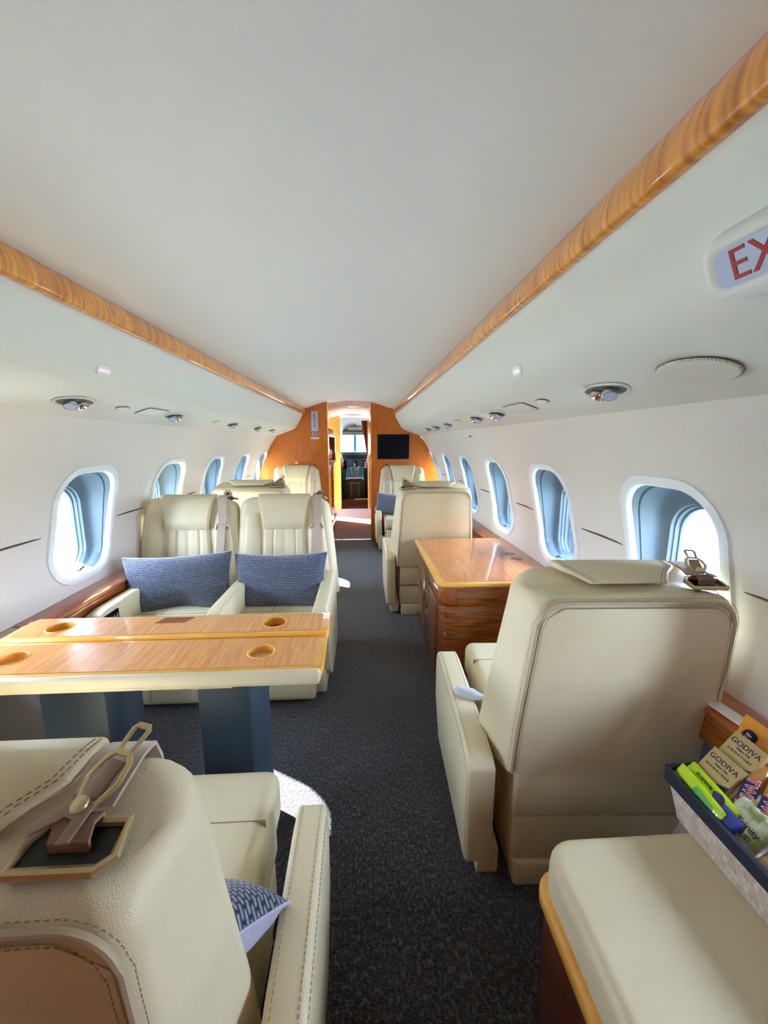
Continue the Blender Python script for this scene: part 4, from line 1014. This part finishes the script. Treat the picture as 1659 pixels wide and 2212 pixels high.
for k in range(6):
    e = thing('drinking_glass', 'stemless drinking glass lined up on the upper galley shelf', 'glass', (-.47,5.4+.19*k,1.386), 0, 'upper galley shelf glasses')
    mb = MB(); mb.lathe([(.024,0),(.030,.09),(.028,.09),(.022,.006)], 16); mb.obj('bowl', M['chrome'], e)
mb = MB(); mb.box(-.05,.05,-.12,.12,0,.012,.004); o = mb.obj('folded_towel', M['paper']); o.location = (-.47,5.75,1.01); tag(o,'white folded towel on the galley counter','towel')
# flight deck
YC0, YC1 = YV+.05, 9.75
mb = MB(); mb.box(-1.2,.9,YC0-.02,8.4,-.06,-.001); mb.box(-1.2,.9,8.4,YC1,-.06,.075); struct(mb.obj('floor.002', M['wood_dark'], smooth=False))
mb = MB(); rows = []
for y,zt,hw in ((YC0-.03,1.76,.98),(8.3,1.76,.95),(9.0,1.66,.88),(9.6,1.50,.80)):
    row = []
    for k in range(25):
        a = PI*k/24; row.append((CX-hw*math.cos(a)*1.0, y, .75+(zt-.75)*math.sin(a)**.6))
    rows.append([(CX-hw,y,-.05)]+row+[(CX+hw,y,-.05)])
mb.loft(rows, closed=False); struct(mb.obj('wall_cockpit', M['ceiling'], ang=60))
mb = MB(); mb.box(-1.1,.8,9.6,9.66,-.05,1.06); mb.box(-1.1,.8,9.6,9.66,1.44,1.6); mb.box(CX-.035,CX+.035,9.58,9.66,1.06,1.44); mb.box(-1.1,CX-.75,9.6,9.66,1.06,1.44); mb.box(CX+.75,.8,9.6,9.66,1.06,1.44)
struct(mb.obj('window_90', M['teal'], smooth=False))
ck = thing('instrument_panel', 'teal cockpit instrument panel with dark displays under the bright windscreen', 'instrument panel', (CX,9.3,0)); oy = 9.3
mb = MB(); mb.box(-.75,.75,9.30-oy,9.58-oy,.985,1.065,.02); mb.box(-.75,.75,9.28-oy,9.32-oy,1.00,1.06,.006); mb.obj('glareshield', M['teal'], ck)
mb = MB()
for k in range(26): mb.box(-.70+.056*k,-.675+.056*k,9.268-oy,9.282-oy,1.015,1.045,.004)
mb.obj('knob_row', M['slate_mid'], ck)['kind'] = 'stuff'
mb = MB(); mb.box(-.75,.75,9.42-oy,9.5-oy,.40,.985,.01); mb.obj('panel_board', M['teal'], ck)
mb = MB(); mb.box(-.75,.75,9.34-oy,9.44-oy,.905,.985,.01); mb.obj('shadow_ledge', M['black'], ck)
for x in (-.30,.0,.12+.16):
    w = .10 if x else .05
    mb = MB(); mb.box(x-w,x+w,9.40-oy,9.425-oy,.66,.86,.006); d = mb.obj('display', M['screen'], ck)
    mb = MB()
    for k in range(4): mb.box(x-w*.7,x-w*.7+w*(.5+.25*(k%3)),9.395-oy,9.401-oy,.69+.04*k,.70+.04*k)
    mb.obj('readout', M['led'], d, smooth=False)
e = thing('throttle_console', 'cockpit centre console with white levers between the pilots', 'console', (CX,8.9,0)); oy = 8.9
mb = MB(); mb.prism([(8.55-oy,.075),(8.55-oy,.50),(9.0-oy,.58),(9.38-oy,.72),(9.38-oy,.075)], 'x', -.20,.20, r=.01); mb.obj('console_body', M['teal'], e)
mb = MB(); mb.box(-.22,.22,8.50-oy,8.56-oy,.075,.49,.01); mb.obj('console_end', M['black'], e)
mb = MB(); mb.box(-.10,-.07,8.485-oy,8.505-oy,.12,.42,.006); mb.box(.07,.10,8.485-oy,8.505-oy,.12,.42,.006); mb.box(-.13,.13,8.485-oy,8.505-oy,.40,.44,.006); mb.obj('frame_rail', M['slate_mid'], e)
for x, h, r_ in ((-.06,.14,-.3),(.03,.12,0.),(.07,.16,.1)):
    mb = MB(); mb.tube([(x,8.95-oy,.56),(x+r_*.1,8.97-oy,.56+h)], .009, 8); mb.box(x+r_*.1-.03,x+r_*.1+.03,8.955-oy,8.985-oy,.55+h,.585+h,.008); mb.obj('lever', M['paper'], e)
mb = MB()
for k in range(18): mb.box(-.17+.058*(k%6),-.14+.058*(k%6),8.60-oy+.1*(k//6),8.65-oy+.1*(k//6),.505+.018*(k//6),.535+.018*(k//6),.004)
mb.obj('key_block', M['slate_mid'], e)['kind'] = 'stuff'
mb = MB(); mb.box(-.16,.16,8.52-oy,8.62-oy,.515,.522,.001); mb.obj('checklist', M['paper'], e)
e = thing('overhead_switch_panel', 'teal overhead switch panel above the windscreen', 'switch panel', (CX,9.2,1.46))
mb = MB(); mb.box(-.28,.28,-.05,.3,-.01,.09,.012); mb.obj('panel_body', M['teal'], e)
mb = MB()
for k in range(16): mb.box(-.25+.032*k,-.235+.032*k,-.058,-.048,.01,.055,.003)
mb.obj('switch_row', M['white'], e)['kind'] = 'stuff'
e = thing('overhead_vent_console', 'cream overhead console with air outlets in the cockpit ceiling', 'console', (CX,9.0,1.56)); mb = MB(); mb.box(-.16,.16,-.05,.3,0,.06,.02); mb.obj('console_body', M['psu'], e); mb = MB(); mb.lathe([(.03,0),(.035,.01),(.02,.02)], 20, Matrix.Translation((0,-.05,.12)) @ Matrix.Rotation(PI/2,4,'X')); mb.obj('air_outlet', M['slate_mid'], e)
e = thing('cockpit_curtain', 'brown gathered curtain at the top right of the cockpit opening', 'curtain', (.12,7.85,1.2))
mb = MB(); rows = []
for i in range(10):
    z = .50-.65*i/9; w = .12*(1-i/11); rows.append([(-.0-w+w*1.0*k/24+.0, .018*math.sin(k*1.9)*1., z) for k in range(25)])
mb.loft(rows, closed=False); o = mb.obj('cloth', M['curtain'], e, ang=80); so = o.modifiers.new('t','SOLIDIFY'); so.thickness = .004
mb = MB(); mb.box(-.14,.14,-.10,.10,0,.006,.001); o = mb.obj('paper_chart', M['paper']); o.location = (-.03,8.46,.076); o.rotation_euler = (0,0,.3); tag(o,'white paper sheet lying on the cockpit step','paper')

# two pilots, seen only in slivers beside the console
def chain(name, pts, edges, radii, m, parent, sub=2):
    me = bpy.data.meshes.new(name); me.from_pydata([Vector(p) for p in pts], edges, []); o = bpy.data.objects.new(name, me); C.objects.link(o); o.parent = parent
    sk = o.modifiers.new('s','SKIN'); me.update()
    for i, r in enumerate(radii): me.skin_vertices[0].data[i].radius = (r, r) if not isinstance(r, tuple) else r
    me.skin_vertices[0].data[0].use_root = True
    ss = o.modifiers.new('u','SUBSURF'); ss.levels = sub; ss.render_levels = sub; me.materials.append(m); return o
def pilot(label, x, s):
    """seated facing forward; s is the side of the arm towards the console"""
    t = thing('person', label, 'person', (x, 8.95, .075), 0, 'pilots in white shirts')
    body = chain('body', [(0,0,.42),(0,-.02,.62),(0,-.03,.82),(0,-.02,.97),(0,0,1.06),(0,.02,1.17),
                   (s*.18,-.02,.92),(s*.24,.02,.66),(s*.20,.26,.58),(s*.18,.36,.58),(-s*.18,-.02,.92),(-s*.24,.02,.66),(-s*.20,.26,.60),(-s*.18,.36,.60),
                   (s*.09,.02,.40),(s*.12,.42,.42),(s*.12,.52,.06),(s*.12,.62,.03),(-s*.09,.02,.40),(-s*.12,.42,.42),(-s*.12,.52,.06),(-s*.12,.62,.03)],
        [(0,1),(1,2),(2,3),(3,4),(4,5),(3,6),(6,7),(7,8),(8,9),(3,10),(10,11),(11,12),(12,13),(0,14),(14,15),(15,16),(16,17),(0,18),(18,19),(19,20),(20,21)],
        [.15,.14,.16,.10,.055,.10,.065,.045,.034,.03,.065,.045,.034,.03,.10,.075,.05,.04,.10,.075,.05,.04], M['skin'], t)
    chain('shirt', [(0,0,.46),(0,-.02,.62),(0,-.03,.82),(0,-.02,.97),(s*.18,-.02,.92),(s*.235,.01,.72),(-s*.18,-.02,.92),(-s*.235,.01,.72)],
        [(0,1),(1,2),(2,3),(3,4),(4,5),(3,6),(6,7)], [.165,.155,.175,.11,.085,.072,.085,.072], M['shirt'], t)
    chain('trousers', [(0,0,.40),(s*.09,.02,.40),(s*.12,.42,.42),(s*.12,.52,.10),(-s*.09,.02,.40),(-s*.12,.42,.42),(-s*.12,.52,.10)], [(0,1),(1,2),(2,3),(0,4),(4,5),(5,6)], [.16,.11,.09,.065,.11,.09,.065], M['trousers'], t)
    chain('hair', [(0,-.03,1.20),(0,.0,1.255)], [(0,1)], [.105,.07], M['hair'], t)
    mb = MB(); mb.tube([(0,.115,1.17),(0,.13,1.15)], [.010,.014], 8); mb.obj('nose', M['skin'], t)
    for sx_ in (-.095,.095):
        mb = MB(); mb.tube([(sx_,.02,1.145),(sx_*1.08,.01,1.185)], .014, 8); mb.obj('ear', M['skin'], t)
    mb = MB(); mb.box(-.035,-.018,.100,.112,1.185,1.193,.003); mb.box(.018,.035,.100,.112,1.185,1.193,.003); mb.obj('eye', M['black'], t)
    for a in (s*.18, -s*.18):
        z0 = .58 if a == s*.18 else .60
        for k in range(4): chain('finger', [(a-.024+.016*k,.38,z0),(a-.026+.017*k,.42,z0-.002),(a-.026+.017*k,.445,z0-.018)], [(0,1),(1,2)], [.009,.008,.007], M['skin'], t, 1)
        sg = 1 if a < 0 else -1
        chain('thumb', [(a+sg*.03,.36,z0),(a+sg*.046,.39,z0-.005),(a+sg*.044,.415,z0-.014)], [(0,1),(1,2)], [.011,.009,.008], M['skin'], t, 1)
    return t
pilot('pilot in white shirt on the left cockpit seat, sleeve visible through the doorway', CX-.54, 1)
pilot('pilot in white shirt on the right cockpit seat, only an arm visible', CX+.54, -1)
for s, nm in ((-1,'left'),(1,'right')):
    e = thing('pilot_seat', 'dark pilot seat on the %s side of the cockpit' % nm, 'seat', (CX+s*.54,8.9,.075), 0, 'pilot seats')
    mb = MB(); mb.box(-.23,.23,-.12,.42,.22,.34,.04); mb.obj('seat', M['navy'], e); mb = MB(); mb.box(-.22,.22,-.32,-.20,.26,1.0,.04); mb.obj('backrest', M['navy'], e); mb = MB(); mb.box(-.15,.15,-.1,.3,0,.22,.02); mb.obj('pedestal', M['black'], e)

# ------------------------------------------------------------------ outside
mb = MB(); mb.faces([(-90,-90,-1.6),(90,-90,-1.6),(90,90,-1.6),(-90,90,-1.6)], [(0,1,2,3)])
struct(mb.obj('ground', mat('apron_concrete', (140,150,148), rough=.9, noise=(.3,(160,166,160),.3,.7)), smooth=False))

# ------------------------------------------------------------------ light
W_ = bpy.data.worlds.new('sky'); bpy.context.scene.world = W_; W_.use_nodes = True; nt = W_.node_tree
bg = nt.nodes['Background']; bg.inputs[1].default_value = 7.
tc = nt.nodes.new('ShaderNodeTexCoord'); sp = nt.nodes.new('ShaderNodeSeparateXYZ'); rp = nt.nodes.new('ShaderNodeValToRGB')
rp.color_ramp.elements[0].position = .0; rp.color_ramp.elements[0].color = (.86,.97,1.24,1); rp.color_ramp.elements[1].position = .8; rp.color_ramp.elements[1].color = (.75,.91,1.26,1)
nt.links.new(tc.outputs['Generated'], sp.inputs[0]); nt.links.new(sp.outputs['Z'], rp.inputs[0]); nt.links.new(rp.outputs[0], bg.inputs[0])
sd = bpy.data.lights.new('sun','SUN'); sd.energy = 22.; sd.angle = math.radians(.6); sd.color = (1,.97,.92)
so = bpy.data.objects.new('sun', sd); C.objects.link(so); so.rotation_euler = Vector((1.12,-.645,-.90)).to_track_quat('-Z','Y').to_euler()
for s in (-1,1):
    for yc in WYS[s]:
        ld = bpy.data.lights.new('window_portal','AREA'); ld.shape = 'RECTANGLE'; ld.size = .34; ld.size_y = .44; ld.cycles.is_portal = True
        lo_ = bpy.data.objects.new('window_portal', ld); C.objects.link(lo_); lo_.location = (CX+s*1.36, yc, .86); lo_.rotation_euler = Vector((-s,0,0)).to_track_quat('-Z','Y').to_euler()
# lettering becomes plain mesh
bpy.context.view_layer.update(); dg = bpy.context.evaluated_depsgraph_get()
for o in [o for o in C.objects if o.type == 'FONT']:
    me = bpy.data.meshes.new_from_object(o.evaluated_get(dg)); me.name = o.name
    n = bpy.data.objects.new('tmp', me); C.objects.link(n); n.parent = o.parent; n.matrix_parent_inverse = o.matrix_parent_inverse.copy(); n.matrix_basis = o.matrix_basis.copy()
    nm = o.name; bpy.data.objects.remove(o, do_unlink=True); n.name = nm

# ------------------------------------------------------------------ camera
cd = bpy.data.cameras.new('camera'); cam = bpy.data.objects.new('camera', cd); C.objects.link(cam)
cd.sensor_fit = 'HORIZONTAL'; cd.sensor_width = 36; cd.lens = 36*850/1659; cd.clip_start = .02
psi = math.radians(3.2161); th = math.radians(10.008)
r_ = Vector((math.cos(psi),-math.sin(psi),0)); u_ = Vector((math.sin(psi)*math.sin(th), math.cos(psi)*math.sin(th), math.cos(th))); f_ = r_.cross(u_)*-1
m_ = Matrix((r_,u_,-(Vector((math.sin(psi)*math.cos(th), math.cos(psi)*math.cos(th), -math.sin(th)))))).transposed().to_4x4(); m_.translation = (0,0,1.28)
cam.matrix_world = m_; bpy.context.scene.camera = cam
sc = bpy.context.scene
sc.view_settings.view_transform = 'Standard'; sc.view_settings.look = 'None'; sc.view_settings.gamma = 1; sc.view_settings.use_curve_mapping = False
sc.view_settings.exposure = 2.52
sc.cycles.max_bounces = 12; sc.cycles.diffuse_bounces = 8; sc.cycles.glossy_bounces = 4; sc.cycles.transparent_max_bounces = 12
sc.cycles.use_denoising = True; sc.cycles.sample_clamp_indirect = 8; sc.cycles.caustics_reflective = False; sc.cycles.caustics_refractive = False
